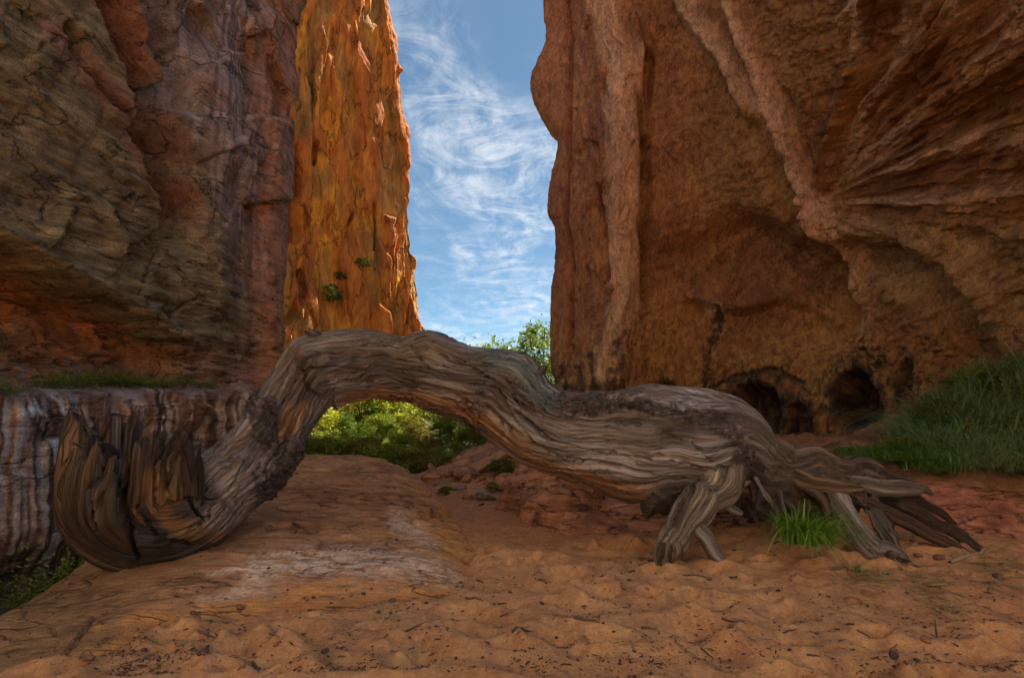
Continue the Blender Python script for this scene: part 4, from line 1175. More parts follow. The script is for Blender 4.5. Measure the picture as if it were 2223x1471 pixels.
# ================================================================ where things stand
_lx, _ly = np.arange(-5.2, 7.6, .025), np.arange(2.2, 16.2, .025)
_LX, _LY = np.meshgrid(_lx, _ly, indexing='ij')
_LG = ground_z(_LX, _LY)
_i1, _j1 = np.searchsorted(_lx, 0.3), np.searchsorted(_ly, 11.2)
_m, _s = mound_z(_LX[:_i1, :_j1], _LY[:_i1, :_j1])
_LG[:_i1, :_j1] = np.where(_s > -.25, np.maximum(_LG[:_i1, :_j1], _m), _LG[:_i1, :_j1])


def surf_z(x, y):
    x, y = np.atleast_1d(np.asarray(x, float)), np.atleast_1d(np.asarray(y, float))
    i = np.clip(np.round((x + 5.2) / .025).astype(int), 0, len(_lx) - 1); j = np.clip(np.round((y - 2.2) / .025).astype(int), 0, len(_ly) - 1)
    z = _LG[i, j]
    out = (x < -5.2) | (x > 7.5) | (y > 16.1)
    if out.any(): z[out] = ground_z(x[out], y[out])
    return z


_ray_Y = np.concatenate([np.arange(2.4, 9, .02), np.arange(9, 16, .06)])


def ground_hit(px, py):
    X = (px - CX) * _ray_Y / FPX; Z = CAMZ - (py - HY) * _ray_Y / FPX
    g = surf_z(X, _ray_Y)
    k = np.argmax(Z <= g) if (Z <= g).any() else len(_ray_Y) - 1
    return np.array([X[k], _ray_Y[k], g[k]])


def wall_hit(Pw, px, py):
    q = Pw.reshape(-1, 3)
    ok = q[:, 1] > 1.5
    x, y = proj(q)
    e = np.where(ok, (x - px) ** 2 + (y - py) ** 2, 1e12)
    near = np.where(e < e.min() + 30)[0]
    return q[near[np.argmin(q[near, 1])]]


# ================================================================ rock pieces
M_BOULD = rock_mat("boulder_rock", [((3, 3, 6), 1.0, (.3, .2, 0)), ((9, 9, 9), .7, Z0)], 50, 0.8, 0.03, 0.9, 0.4)
M_STONE = rock_mat("stone_chip", [((12, 12, 12), 1.0, Z0)], 160, 0.5, 0.006, 0.9, 0.35)


def rock_field(name, pts, border_, step, terr, col, label, seed, mat=M_OUT, drop=.8, rim=.16):
    f = tps(pts); b = border_ + [border_[0]]
    xs = [q[0] for q in b]; ys = [q[1] for q in b]
    gx_ = np.arange(min(xs) - .3, max(xs) + .3, step); gy_ = np.arange(min(ys) - .3, max(ys) + .3, step)
    X, Y = np.meshgrid(gx_, gy_, indexing='ij')
    dd, _, _ = poly_dist(X, Y, b); sd_ = np.where(in_poly(X, Y, b), dd, -dd) + .06 * fbm(X * 2, Y * 2, 0, 3, seed=seed)
    Z = f(X, Y) + .05 * fbm(X * 1.2, Y * 1.2, 0, 3, seed=seed + 1)
    po_, pe_ = plates(X * 1.7 + .3 * fbm(X * 2, Y * 2, 0, 2, seed=seed + 2), Y * 2.6 + .3 * fbm(X * 2, Y * 2, 3, 2, seed=seed + 3), 60, (min(xs) * 1.7, max(xs) * 1.7), (min(ys) * 2.6, max(ys) * 2.6), seed)
    Z = Z + terr * np.clip(po_, -1, 1) * sstep(0, .2, pe_) - terr * 1.0 * sstep(.16, 0, pe_)
    q = (Z * 9 + .7 * fbm(X * 1.5, Y * 1.5, 0, 2, seed=seed + 4)) % 1.0
    Z = Z + .06 * (sstep(0, .18, q) - q)
    Z = Z + .012 * fbm(X * 9, Y * 9, 0, 3, seed=seed + 5)
    Z = Z - drop * sstep(rim, -.3, sd_)
    c1 = fbm(X * 2, Y * 2, 0, 3, seed=seed + 6)
    C = np.zeros(X.shape + (3,)) + np.array(col); C = mixc3(C, np.array(col) * .62, sstep(0, .5, c1)); C = mixc3(C, np.array(col) * np.array([1.2, 1.25, 1.3]), sstep(.05, .5, -c1) * .6)
    kp = sd_ > -.28
    F = grid_faces(*X.shape, flip=True); F = F[kp.ravel()[F].all(1)]
    us = np.unique(F); rm = -np.ones(X.size, int); rm[us] = np.arange(len(us))
    me = raw_mesh(name, np.stack([X, Y, Z], -1).reshape(-1, 3)[us], rm[F], col=C.reshape(-1, 3)[us])
    return add(name, me, mat, label=label, cat="rock outcrop")


rock_field("rock_outcrop", [at(*q) for q in ((1090, 1050, 8.4), (1180, 1000, 8.8), (1280, 1000, 8.8), (1130, 1075, 7.8), (1230, 1065, 7.5), (1200, 1130, 7.0), (1330, 1120, 7.0), (1280, 1165, 6.5), (1400, 1165, 6.3), (1450, 1120, 6.9), (1380, 1040, 8.0), (1460, 1165, 6.2))] + [np.array((1.5, 9.8, .55)), np.array((3.2, 9., .6)), np.array((3.0, 7., .35))],
           [(-.18, 8.3), (.15, 7.35), (.45, 6.85), (.75, 6.4), (1.3, 6.0), (2.0, 5.95), (2.7, 6.4), (3.2, 7.5), (3.0, 9.2), (1.6, 9.8), (.3, 9.3)], .025, .13, (.42, .19, .10), "layered reddish rock outcrop rising from the sand behind the trunk", 600)
rock_field("rock_outcrop", [at(*q) for q in ((2050, 1035, 8.2), (2150, 1025, 8.4), (2250, 1018, 8.6), (2080, 1100, 7.2), (2200, 1095, 7.2), (2130, 1140, 6.7), (2260, 1150, 6.6), (2350, 1120, 7))] + [np.array((6.2, 9.6, .7)), np.array((8.5, 9.0, .9)), np.array((8.5, 7., .5))],
           [(5.25, 8.6), (5.25, 7.6), (5.35, 6.75), (6.0, 6.45), (7.0, 6.3), (8.5, 6.4), (9.2, 8), (8.8, 9.6), (6.8, 9.8), (5.6, 9.4)], .035, .04, (.37, .155, .10), "low reddish bedded rock at the right beneath the grassy bank", 640)


def boulder_mesh(name, seed, nu=34, nv=46, boxy=.5, col=(.36, .18, .10)):
    th = np.linspace(0, math.pi, nu); ph = np.linspace(0, 2 * math.pi, nv + 1)
    A, B = np.meshgrid(th, ph, indexing='ij')
    D = np.stack([np.sin(A) * np.cos(B), np.sin(A) * np.sin(B), np.cos(A)], -1)
    r_ = np.random.default_rng(seed)
    R = np.ones(A.shape)
    for _ in range(11):                                            # cut by random planes: faceted
        n_ = r_.normal(size=3); n_ /= np.linalg.norm(n_)
        c = D @ n_
        R = np.minimum(R, np.where(c > .12, r_.uniform(.62, .95) / np.maximum(c, .12), 9))
    R = R + .05 * fbm(D[..., 0] * 2, D[..., 1] * 2, D[..., 2] * 2, 3, seed=seed) + .02 * fbm(D[..., 0] * 7, D[..., 1] * 7, D[..., 2] * 7, 2, seed=seed + 1)
    n1 = fbm(D[..., 0] * 2, D[..., 1] * 2, D[..., 2] * 2, 3, seed=seed + 2)
    C = mixc3(np.zeros(D.shape) + np.array(col), np.array(col) * .6, sstep(0, .5, n1))
    return raw_mesh(name, (D * R[..., None]).reshape(-1, 3), grid_faces(nu, nv + 1, flip=False), smooth=False, col=C)


BM = [boulder_mesh("boulder", 700 + k, col=c) for k, c in enumerate([(.38, .19, .11), (.30, .15, .09), (.20, .15, .13), (.36, .17, .09)])]
BOULDERS = [  # px, py(base), width px, height ratio, mesh, tilt, label
    (1062, 1022, 70, .30, 0, (-.1, -.45, .2), "large tilted sandstone slab lying on the slope beneath the arch"),
    (1012, 1040, 34, .55, 1, (.2, .1, .4), "dark blocky boulder under the tilted slab, seen beneath the arch"),
    (1055, 1086, 26, .5, 2, (.1, .2, .9), "blue grey boulder where the sand path meets the layered outcrop"),
    (1102, 1062, 36, .62, 3, (.1, -.2, 1.3), "rounded red boulder at the left foot of the layered outcrop"),
    (938, 1045, 26, .5, 3, (.2, 0, .2), "small red boulder beside the slickrock hump beneath the arch"),
    (985, 1062, 20, .5, 0, (0, .3, .6), "small tan boulder low in the wash beneath the arch"),
    (1120, 985, 34, .4, 1, (.1, -.3, 0), "brown boulder high on the slope just under the log"),
    (1035, 1098, 18, .4, 0, (0, 0, 1), "flat tan stone on the sand path in front of the blue grey boulder"),
    (1150, 1015, 26, .5, 2, (.3, .1, .5), "grey boulder half hidden between the log and the layered outcrop")]
for (x_, y_, w_, hr, k, rot, lab) in BOULDERS:
    c = ground_hit(x_, y_); s_ = w_ * c[1] / FPX
    o = add("boulder", BM[k], M_BOULD, label=lab, cat="boulder", group="boulders in the wash beneath the arch")
    o.location = (c[0], c[1] + s_ * .5, c[2] + s_ * hr * .45); o.scale = (s_, s_ * .9, s_ * hr); o.rotation_euler = rot

rb = np.random.default_rng(77); places = 0
while places < 46:
    x_, y_ = rb.uniform(890, 1160), rb.uniform(985, 1095)
    if y_ < 1075 - .28 * (x_ - 880) - 40 or y_ > 1040 + .35 * (x_ - 880): continue
    c = ground_hit(x_, y_)
    if c[1] < 8.6: continue
    s_ = rb.uniform(6, 20) * c[1] / FPX
    side = "on the left of the wash" if x_ < 980 else ("in the middle of the wash" if x_ < 1070 else "on the right of the wash")
    rk = int(rb.integers(0, 4))
    o = add("rubble_rock", BM[rk], M_BOULD, label="%s %s rubble rock %s, %s" % ("large" if s_ > .13 else ("mid-sized" if s_ > .09 else "small"), ["tan", "brown", "grey", "reddish"][rk], side, "close to the arch opening" if y_ > 1050 else ("halfway up the slope" if y_ > 1018 else "high on the slope")), cat="rock", group="rubble rocks in the wash")
    o.location = (c[0], c[1], c[2] + .1 * s_); o.scale = (s_, s_ * rb.uniform(.6, 1), s_ * rb.uniform(.35, .7)); o.rotation_euler = (rb.normal(0, .4), rb.normal(0, .4), rb.uniform(0, 6))
    places += 1

# ================================================================ foliage
def leaf_mat(name, rough=.5, trans=.35):
    m, n, l, b = new_mat(name)
    at_ = n.new("ShaderNodeAttribute"); at_.attribute_name = "Col"
    l.new(at_.outputs["Color"], b.inputs["Base Color"])
    b.inputs["Roughness"].default_value = rough
    b.inputs["Specular IOR Level"].default_value = .3
    tr = n.new("ShaderNodeBsdfTranslucent"); l.new(at_.outputs["Color"], tr.inputs[0])
    mx_ = n.new("ShaderNodeMixShader"); mx_.inputs[0].default_value = trans
    out = [q for q in n if q.type == 'OUTPUT_MATERIAL'][0]
    l.new(b.outputs[0], mx_.inputs[1]); l.new(tr.outputs[0], mx_.inputs[2]); l.new(mx_.outputs[0], out.inputs[0])
    return m


def plain_mat(name, col, rough=.9):
    m, n, l, b = new_mat(name)
    tc_ = n.new("ShaderNodeTexCoord")
    z = n_noise(n, l, tc_.outputs["Object"], 14, 3, .6, 0, (1, 1, .25))
    l.new(n_mix(n, l, z, tuple(q * .55 for q in col), tuple(q * 1.4 for q in col)), b.inputs["Base Color"])
    b.inputs["Roughness"].default_value = rough
    return m


M_LEAF = leaf_mat("leaf", .5, .4)
M_GRASS = leaf_mat("grass_blade", .4, .35)
M_STRAW = leaf_mat("dry_straw", .6, .15)
M_BARK = plain_mat("tree_bark", (.11, .085, .06))
M_TWIG = plain_mat("twig_wood", (.10, .065, .045))
M_PALE = plain_mat("pale_twig_wood", (.34, .26, .17))


def leaves_mesh(name, centers, size, cols, seed, aspect=.5):
    r_ = np.random.default_rng(seed); n_ = len(centers)
    a = r_.normal(size=(n_, 3)); a /= np.linalg.norm(a, axis=1)[:, None]
    b = r_.normal(size=(n_, 3)); b -= a * (a * b).sum(1)[:, None]; b /= np.linalg.norm(b, axis=1)[:, None]
    s_ = size * r_.uniform(.6, 1.3, (n_, 1))
    V = np.stack([centers - a * s_, centers + b * s_ * aspect, centers + a * s_, centers - b * s_ * aspect], 1).reshape(-1, 3)
    return raw_mesh(name, V, np.arange(n_ * 4).reshape(-1, 4), smooth=False, col=np.repeat(cols, 4, 0))


def stick_mesh(name, paths, nside=6):
    """paths: list of (points (k,3), radii (k)); one mesh"""
    V, F, o_ = [], [], 0
    for S, R in paths:
        S = np.asarray(S, float); T, A, B = frames(S)
        th = np.linspace(0, 2 * math.pi, nside, endpoint=False)
        ring = S[:, None] + (A[:, None] * np.cos(th)[None, :, None] + B[:, None] * np.sin(th)[None, :, None]) * np.asarray(R)[:, None, None]
        V.append(ring.reshape(-1, 3)); F.append(grid_faces(len(S), nside, wrap_v=True) + o_); o_ += len(S) * nside
    return raw_mesh(name, np.concatenate(V), np.concatenate(F))


def make_tree_meshes(seed, n_leaf, shape, c0, c1, size, loose=.16, stems=1):
    """unit tree: height 1, crown shape (rx, zlow, zhigh)"""
    r_ = np.random.default_rng(seed)
    rx, zl, zh = shape
    cl = []
    while len(cl) < 46:
        p = r_.uniform(-1, 1, 3)
        if .25 < np.linalg.norm(p) < 1: cl.append((p[0] * rx * (1 - .25 * p[2]), p[1] * rx * (1 - .25 * p[2]), zl + (p[2] * .5 + .5) * (zh - zl)))
    cl = np.array(cl); tone = r_.uniform(0, 1, len(cl))
    idx = r_.integers(0, len(cl), n_leaf)
    P = cl[idx] + r_.normal(0, loose * rx * r_.uniform(.5, 1.2, (len(cl), 1))[idx], (n_leaf, 3)) * np.array([1, 1, .75])
    t = np.clip(tone[idx] * .7 + r_.uniform(0, .45, n_leaf), 0, 1)[:, None]
    cols = np.array(c0) * (1 - t) + np.array(c1) * t
    crown = leaves_mesh("crown", P, size, cols, seed)
    paths = []
    for s in range(stems):
        q = np.array([0, 0, -.05]) + np.append(r_.normal(0, .03, 2), 0); top = np.array([r_.normal(0, rx * .25), r_.normal(0, rx * .25), zh * .9])
        S = np.array([q + (top - q) * f + np.append(r_.normal(0, .02, 2), 0) * (f > 0) for f in np.linspace(0, 1, 7)])
        paths.append((S, np.linspace(.022, .005, 7) / (1 + .3 * (stems - 1))))
        for k in r_.choice(len(cl), 9, replace=False):
            j = r_.integers(2, 6); a_ = S[j]; b_ = cl[k]
            m_ = (a_ + b_) / 2 + r_.normal(0, .03, 3)
            paths.append((np.array([a_, m_, b_]), [.009, .006, .003]))
    return crown, stick_mesh("trunk", paths, 6)


T_TYPES = {
    "dark": make_tree_meshes(801, 7500, (.42, .10, .98), (.035, .075, .005), (.15, .21, .014), .021),
    "mid": make_tree_meshes(802, 7500, (.45, .06, .98), (.06, .11, .006), (.24, .29, .018), .021),
    "bright": make_tree_meshes(803, 4200, (.34, .28, 1.0), (.14, .20, .01), (.46, .46, .035), .020, .20),
    "olive": make_tree_meshes(804, 7000, (.45, .05, .95), (.08, .085, .006), (.24, .20, .016), .021),
    "thin": make_tree_meshes(805, 2600, (.30, .35, 1.0), (.07, .13, .03), (.26, .36, .09), .021, .17)}


def plant_tree(name, kind, px, Y, top_py, label, width=1.0, base=None, group="trees and bushes beyond the arch", cat="tree"):
    x_ = (px - CX) * Y / FPX
    z0 = float(surf_z(x_, Y)[0]) if base is None else base
    h = CAMZ - (top_py - HY) * Y / FPX - z0
    e = empty(name, (x_, Y, z0), label, cat, group)
    c_, t_ = T_TYPES[kind]
    add("crown", c_, M_LEAF, e); add("trunk", t_, M_BARK, e)
    e.scale = (h * width, h * width, h); e.rotation_euler = (0, 0, (px * 1.7) % 6.28)
    return e


for a in (("leafy_tree", "bright", 668, 20.5, 850, "bright green bush filling the left end of the arch opening", 1.3),
          ("leafy_tree", "dark", 758, 21.0, 888, "dense dark green tree left of centre under the arch", 1.05),
          ("leafy_tree", "mid", 828, 22.0, 892, "full green tree between the dark and olive ones under the arch", 1.05),
          ("leafy_tree", "olive", 895, 23.0, 900, "olive brown bush right of centre under the arch, below the orange rock", 1.0),
          ("leafy_tree", "mid", 872, 19.0, 940, "low green shrub behind the right shoulder of the slickrock hump", 1.4),
          ("leafy_tree", "bright", 957, 31.0, 838, "sunlit yellow green tree with a slender dark trunk under the arch", 1.1),
          ("leafy_tree", "olive", 930, 20.0, 945, "low olive shrub at the bottom centre of the arch opening", 1.6),
          ("leafy_tree", "dark", 1025, 23.5, 895, "dark green tree against the underside of the log at right", 1.1),
          ("leafy_tree", "dark", 1082, 22.0, 872, "dark bush tucked under the falling side of the log", 1.2),
          ("leafy_tree", "mid", 990, 18.5, 955, "green shrub on the slope above the tilted slab", 1.5),
          ("leafy_tree", "olive", 700, 25.0, 830, "olive tree behind the bush at the left end of the arch", 1.0),
          ("leafy_tree", "bright", 925, 35.0, 845, "pale yellow tree far back at the centre of the arch", 1.2),
          ("leafy_tree", "mid", 1000, 27.0, 835, "mid green tree behind the sunlit one under the arch", 1.1),
          ("leafy_tree", "dark", 790, 27.0, 815, "tall dark tree farthest back at the left under the arch", 1.0),
          ("leafy_tree", "mid", 860, 28.0, 815, "tall green tree farthest back left of the orange rock", 1.0),
          ("leafy_tree", "mid", 720, 19.0, 930, "low bright bush behind the crest of the slickrock, left of centre", 1.7),
          ("leafy_tree", "olive", 640, 19.0, 910, "olive shrub hard against the trunk at the left end of the arch", 1.5),
          ("leafy_tree", "dark", 800, 19.0, 945, "low dark shrub behind the crest of the slickrock", 1.8),
          ("leafy_tree", "olive", 1050, 19.0, 915, "low olive bush on the slope under the falling side of the log", 1.6),
          ("leafy_tree", "bright", 975, 37.0, 810, "pale sunlit tree farthest back behind the olive bush", 1.4),
          ("leafy_tree", "mid", 1050, 33.0, 790, "broad green tree farthest back under the falling side of the log", 1.3),
          ("leafy_tree", "mid", 700, 32.0, 790, "broad green tree farthest back at the left end of the arch", 1.3),
          ("leafy_tree", "mid", 655, 12.6, 938, "low shrub just behind the crest of the slickrock beside the trunk", 1.5),
          ("leafy_tree", "mid", 722, 13.0, 944, "low shrub just behind the crest of the slickrock, second from the trunk", 1.7),
          ("leafy_tree", "olive", 785, 13.2, 948, "low olive shrub just behind the middle of the slickrock crest", 1.7),
          ("leafy_tree", "mid", 842, 12.8, 955, "low shrub just behind the right shoulder of the slickrock crest", 1.7),
          ("leafy_tree", "olive", 900, 13.0, 968, "low olive shrub where the slickrock falls to the wash", 1.7),
          ("leafy_tree", "mid", 952, 14.0, 968, "low green shrub at the back of the wash, left of the tilted slab", 1.7),
          ("leafy_tree", "bright", 850, 27.0, 850, "yellow green tree deep under the arch, left of the orange rock", 1.4),
          ("leafy_tree", "bright", 1005, 28.0, 845, "yellow green tree deep under the arch, right of the slender one", 1.3),
          ("leafy_tree", "bright", 740, 27.5, 845, "yellow green tree deep under the arch at left", 1.4),
          ("leafy_tree", "mid", 770, 27.0, 905, "wide low green thicket deep under the arch at left", 2.6),
          ("leafy_tree", "olive", 880, 28.0, 908, "wide low olive thicket deep under the arch at centre", 2.6),
          ("leafy_tree", "mid", 985, 27.0, 905, "wide low green thicket deep under the arch at right", 2.4),
          ("leafy_tree", "thin", 1176, 30.0, 692, "loose leafed tree rising beside the right cliff edge above the log", 1.0),
          ("leafy_tree", "mid", 1172, 28.5, 772, "leafy bush in the notch between log and right cliff", 1.0),
          ("leafy_tree", "thin", 1060, 26.0, 733, "treetop peeking over the crest of the log against the sky", 1.25),
          ("leafy_tree", "thin", 1135, 25.0, 772, "low treetop over the log between the two taller treetops", 1.2)):
    plant_tree(*a)
# bare twig snag against the sky
q = at(1158, 770, 20.0); b0 = float(surf_z(q[0], 20.0)[0])
sn = add("snag", stick_mesh("snag", [(np.array([(q[0], 20, b0), (q[0] - .05, 20, b0 + 1.6), (q[0] + .04, 20, 3.4), (q[0] - .03, 20, 4.1)]), [.05, .035, .02, .008]), (np.array([(q[0] + .03, 20, 3.2), (q[0] + .15, 20, 3.5), (q[0] + .2, 20, 3.8)]), [.014, .01, .005])]), M_BARK,
         label="bare dead twig standing up beside the loose leafed tree", cat="dead branch")

for (x_, y_, w_, hp, kind, lab) in ((1092, 1030, 46, 34, "dark", "dark green shrub on top of the layered outcrop under the log"), (965, 1075, 18, 22, "dark", "small dark shrub in the shade beneath the tilted slab"), (1068, 1068, 18, 20, "mid", "little green shrub between boulders by the sand path"),
                                    (1150, 998, 34, 24, "dark", "dark green weeds high on the bank under the log")):
    c = ground_hit(x_, y_); s_ = c[1] / FPX
    e = empty("shrub", c, lab, "shrub", "shrubs in the wash beneath the arch")
    cr_, tk_ = T_TYPES[kind]; add("crown", cr_, M_LEAF, e); add("trunk", tk_, M_BARK, e)
    e.scale = (w_ * s_ / .42, w_ * s_ / .6, hp * s_); e.rotation_euler = (0, 0, x_)


# ---- grass blades
def blades(n_, spread, L, w, droop, c0, c1, seed, lean=(0, 0), nseg=4):
    r_ = np.random.default_rng(seed)
    base = r_.normal(0, 1, (n_, 2)) * spread
    dir_ = base / (np.linalg.norm(base, axis=1)[:, None] + 1e-6) * .5 + r_.normal(0, .6, (n_, 2)) + np.array(lean)
    ln = L * r_.uniform(.45, 1.1, n_); dr = droop * r_.uniform(.5, 1.4, n_)
    t = np.linspace(0, 1, nseg + 1)[None, :, None]
    hz = dir_[:, None, :] * (ln * .55)[:, None, None] * (t + .6 * t ** 2) * .6
    zz = ln[:, None, None] * (t - dr[:, None, None] * t ** 2 * .75)
    S = np.concatenate([base[:, None, :] + hz, zz], -1)
    side = np.stack([-dir_[:, 1], dir_[:, 0], np.zeros(n_)], 1); side /= np.linalg.norm(side, axis=1)[:, None] + 1e-6
    side = side + r_.normal(0, .4, (n_, 3))
    ww = w * r_.uniform(.6, 1.3, n_)[:, None, None] * (1 - t) ** .7
    V = np.stack([S - side[:, None] * ww, S + side[:, None] * ww], 2)
    V = V.reshape(n_, -1, 3)
    k = (nseg + 1) * 2
    f = np.array([[2 * i, 2 * i + 1, 2 * i + 3, 2 * i + 2] for i in range(nseg)])
    F = (f[None] + (np.arange(n_) * k)[:, None, None]).reshape(-1, 4)
    tt = np.clip(r_.uniform(0, 1, n_), 0, 1)[:, None]
    cols = np.array(c0) * (1 - tt) + np.array(c1) * tt
    return V.reshape(-1, 3), F, np.repeat(cols, k, 0)


G_MESH = []
for k in range(3):
    V, F, cc = blades(820, .25, .95, .0050, .95, (.06, .14, .055), (.30, .50, .22), 820 + k, lean=(-.35 + .1 * k, -.1))
    V2, F2, cc2 = blades(160, .25, .9, .0045, 1.1, (.22, .19, .09), (.42, .36, .18), 830 + k, lean=(-.3, -.1))
    F = np.concatenate([F, F2 + len(V)]); V = np.concatenate([V, V2]); cc = np.concatenate([cc, cc2])
    G_MESH.append(raw_mesh("blades", V, F, True, cc))
V, F, cc = blades(900, .26, .42, .008, .8, (.05, .13, .02), (.17, .34, .07), 826, lean=(-.3, -.2))
G_MESH.append(raw_mesh("blades", V, F, True, cc))
BUSHY = [(1880, 985, 8.6, .55, 3), (1935, 970, 8.8, .75, 3), (1985, 985, 8.2, .7, 3), (2005, 920, 9.6, .95, 0), (2050, 960, 8.6, .95, 1), (2075, 885, 9.7, 1.1, 2), (2110, 990, 8.0, .8, 0), (2130, 925, 9.0, 1.15, 1), (2165, 840, 9.8, 1.25, 2),
         (2185, 970, 8.2, 1.0, 1), (2215, 895, 9.2, 1.3, 0), (2240, 815, 9.9, 1.4, 2), (2265, 980, 8.3, 1.1, 1), (2290, 900, 9.0, 1.3, 0), (2040, 1005, 7.9, .6, 3), (2330, 960, 8.6, 1.2, 2), (1850, 975, 9.2, .45, 3), (2215, 1005, 7.9, .7, 0)]
POS = {0: "topmost against the alcove wall"}
tuft_labels = ["short bright green grass tuft nearest the long root", "bright grass tuft just right of the tuft nearest the root", "bright low tuft at the front edge of the grassy bank", "dark drooping grass clump at the upper left of the bank", "drooping grass clump at the middle of the bank",
               "tall grass clump high on the bank left of centre", "low dark clump hanging over the red bedded rock", "broad drooping clump near the middle right of the bank", "tall clump high on the bank below the alcove lip", "dark clump low on the bank at right",
               "large drooping clump near the right edge of the picture", "tallest grass clump at the upper right corner of the bank", "low clump at the right edge above the bedded rock", "big clump running out of the right edge of the picture", "short tuft at the lower left foot of the bank",
               "clump mostly outside the right edge of the picture", "thin pale tuft at the far left end of the bank", "short dark clump directly above the bedded rock"]
for i, (x_, y_, Y_, s_, k) in enumerate(BUSHY):
    c = at(x_, y_, Y_); c[2] = c[2] - .12 * s_
    o = add("grass_clump", G_MESH[k], M_GRASS, label=tuft_labels[i], cat="grass clump", group="grass clumps on the right bank")
    o.location = c; o.scale = (s_,) * 3; o.rotation_euler = (random.uniform(-.15, .15), random.uniform(-.2, .05), random.uniform(-.5, .5))
for (x_, y_, Y_, w_, hp, kind, lab) in ((1965, 985, 8.7, 60, 70, "mid", "leafy green bush among the grass at the left of the bank"), (2110, 950, 8.9, 80, 80, "mid", "leafy green bush in the middle of the grassy bank"), (2205, 865, 9.4, 80, 90, "dark", "leafy dark bush at the upper right of the grassy bank"), (2040, 905, 9.3, 70, 75, "dark", "dark leafy bush at the upper left of the grassy bank"), (2150, 1000, 8.1, 70, 50, "mid", "low leafy bush hanging over the bedded rock"), (2060, 985, 8.3, 55, 50, "mid", "small leafy bush low in the middle of the bank"), (2130, 830, 9.8, 70, 60, "mid", "pale leafy bush topping the middle of the bank"), (2215, 940, 8.6, 70, 70, "mid", "leafy bush at the right edge of the bank")):
    c = at(x_, y_, Y_); k_ = Y_ / FPX
    e = empty("bank_bush", c - np.array([0, 0, hp * k_ * .4]), lab, "bush", "leafy bushes on the grassy bank")
    cr_, tk_ = T_TYPES[kind]; add("crown", cr_, M_LEAF, e); add("trunk", tk_, M_BARK, e)
    e.scale = (w_ * k_ / .45, w_ * k_ / .6, hp * k_); e.rotation_euler = (0, 0, x_)
# earth the clumps grow from
f_b = [at(x_, y_ + 14, Y_) + np.array([0, .1, -.16 * s_]) for (x_, y_, Y_, s_, k) in BUSHY]
bank = rock_field("earth_bank", f_b + [np.array((5.0, 9.5, .6)), np.array((5.2, 8.3, .45)), np.array((10.5, 10.5, 2.0)), np.array((10.5, 8.5, 1.2))],
                  [(4.9, 10.2), (4.8, 9.0), (5.3, 8.1), (6.3, 7.6), (7.4, 7.5), (8.8, 7.7), (10.5, 8.0), (11.0, 10.5), (8.0, 11.2)], .06, .02, (.20, .11, .06), "dark earth bank under the grass clumps at the right", 660, M_BOULD, .5, .3)
bank["kind"] = "structure"; del bank["category"]

# ---- bright tuft and sprout by the roots
c = ground_hit(1745, 1150)
V, F, cc = blades(460, .10, .70, .0062, 1.2, (.06, .15, .015), (.22, .40, .05), 840, lean=(.15, -.2), nseg=5)
o = add("grass_tuft", raw_mesh("blades", V, F, True, cc), M_GRASS, label="bright green grass tuft arching over the sand between the roots", cat="grass tuft")
o.location = (at(1745, 1120, 5.15)[0], 5.15, float(surf_z(at(1745, 1120, 5.15)[0], 5.15)[0]) + .16)
c = ground_hit(1790, 1178)
V, F, cc = blades(120, .05, .26, .004, 1.1, (.08, .16, .02), (.26, .34, .06), 841, lean=(.3, -.3), nseg=5)
o = add("grass_tuft", raw_mesh("blades", V, F, True, cc), M_GRASS, label="small yellowish grass tuft trailing right of the bright tuft", cat="grass tuft"); o.location = (c[0], c[1] + .08, c[2] + .05)
c = ground_hit(1864, 1245)
V, F, cc = blades(26, .012, .15, .004, .7, (.05, .13, .02), (.14, .28, .05), 842)
o = add("grass_sprout", raw_mesh("blades", V, F, True, cc), M_GRASS, label="little green sprout in the sand before the split root", cat="grass sprout"); o.location = c
c = ground_hit(2042, 1262)
V, F, cc = blades(9, .01, .05, .012, 1.0, (.07, .17, .02), (.12, .26, .04), 843)
o = add("grass_sprout", raw_mesh("blades", V, F, True, cc), M_GRASS, label="tiny broad leafed green seedling in the sand at right", cat="seedling"); o.location = c

# ---- plants on the ledge of the left wall, moss in the ditch, bushes on the far cliff
rl = np.random.default_rng(31)


def moss_mesh(seed, n_=1500):
    r_ = np.random.default_rng(seed)
    p = r_.normal(0, 1, (n_, 3)) * np.array([.34, .16, .17]); p[:, 2] = np.abs(p[:, 2]) * 1.1 - .12 * (r_.uniform(0, 1, n_) > .6)
    p += .05 * np.stack([perlin(p[:, 0] * 6, p[:, 1] * 6, 0, seed)] * 3, 1)
    t = np.clip(r_.uniform(0, 1, (n_, 1)) * .7 + p[:, 2:3], 0, 1)
    return leaves_mesh("foliage", p, .030, np.array((.05, .085, .018)) * (1 - t) + np.array((.24, .32, .06)) * t, seed, .35)


MOSS = [moss_mesh(850 + k) for k in range(3)]
LEDGE = [(122, 838, .62, "leftmost ledge plant on the streaked left wall"), (165, 836, .75, "low ledge plant second from the left on the streaked wall"), (212, 832, .85, "bushiest ledge plant in the middle of the long green row"), (258, 834, .85, "ledge plant just right of the bushiest one"),
         (300, 838, .62, "ledge plant at the right end of the long green row"), (352, 838, .62, "ledge plant just right of the pale water streak"), (395, 836, .7, "second ledge plant right of the pale water streak"), (452, 838, .5, "small rightmost ledge plant near the trunk"), (2, 850, .6, "ledge plant cut by the left edge of the picture")]
for i, (x_, y_, s_, lab) in enumerate(LEDGE):
    c = wall_hit(Pl, x_, y_)
    o = add("ledge_plant", MOSS[i % 3], M_LEAF, label=lab, cat="ledge plant", group="green plants along the ledge of the left wall")
    o.location = (c[0] - .02, c[1], c[2] + .02); o.scale = (s_ * .62, s_, s_ * .62); o.rotation_euler = (0, 0, 1.5 + .2 * rl.normal())
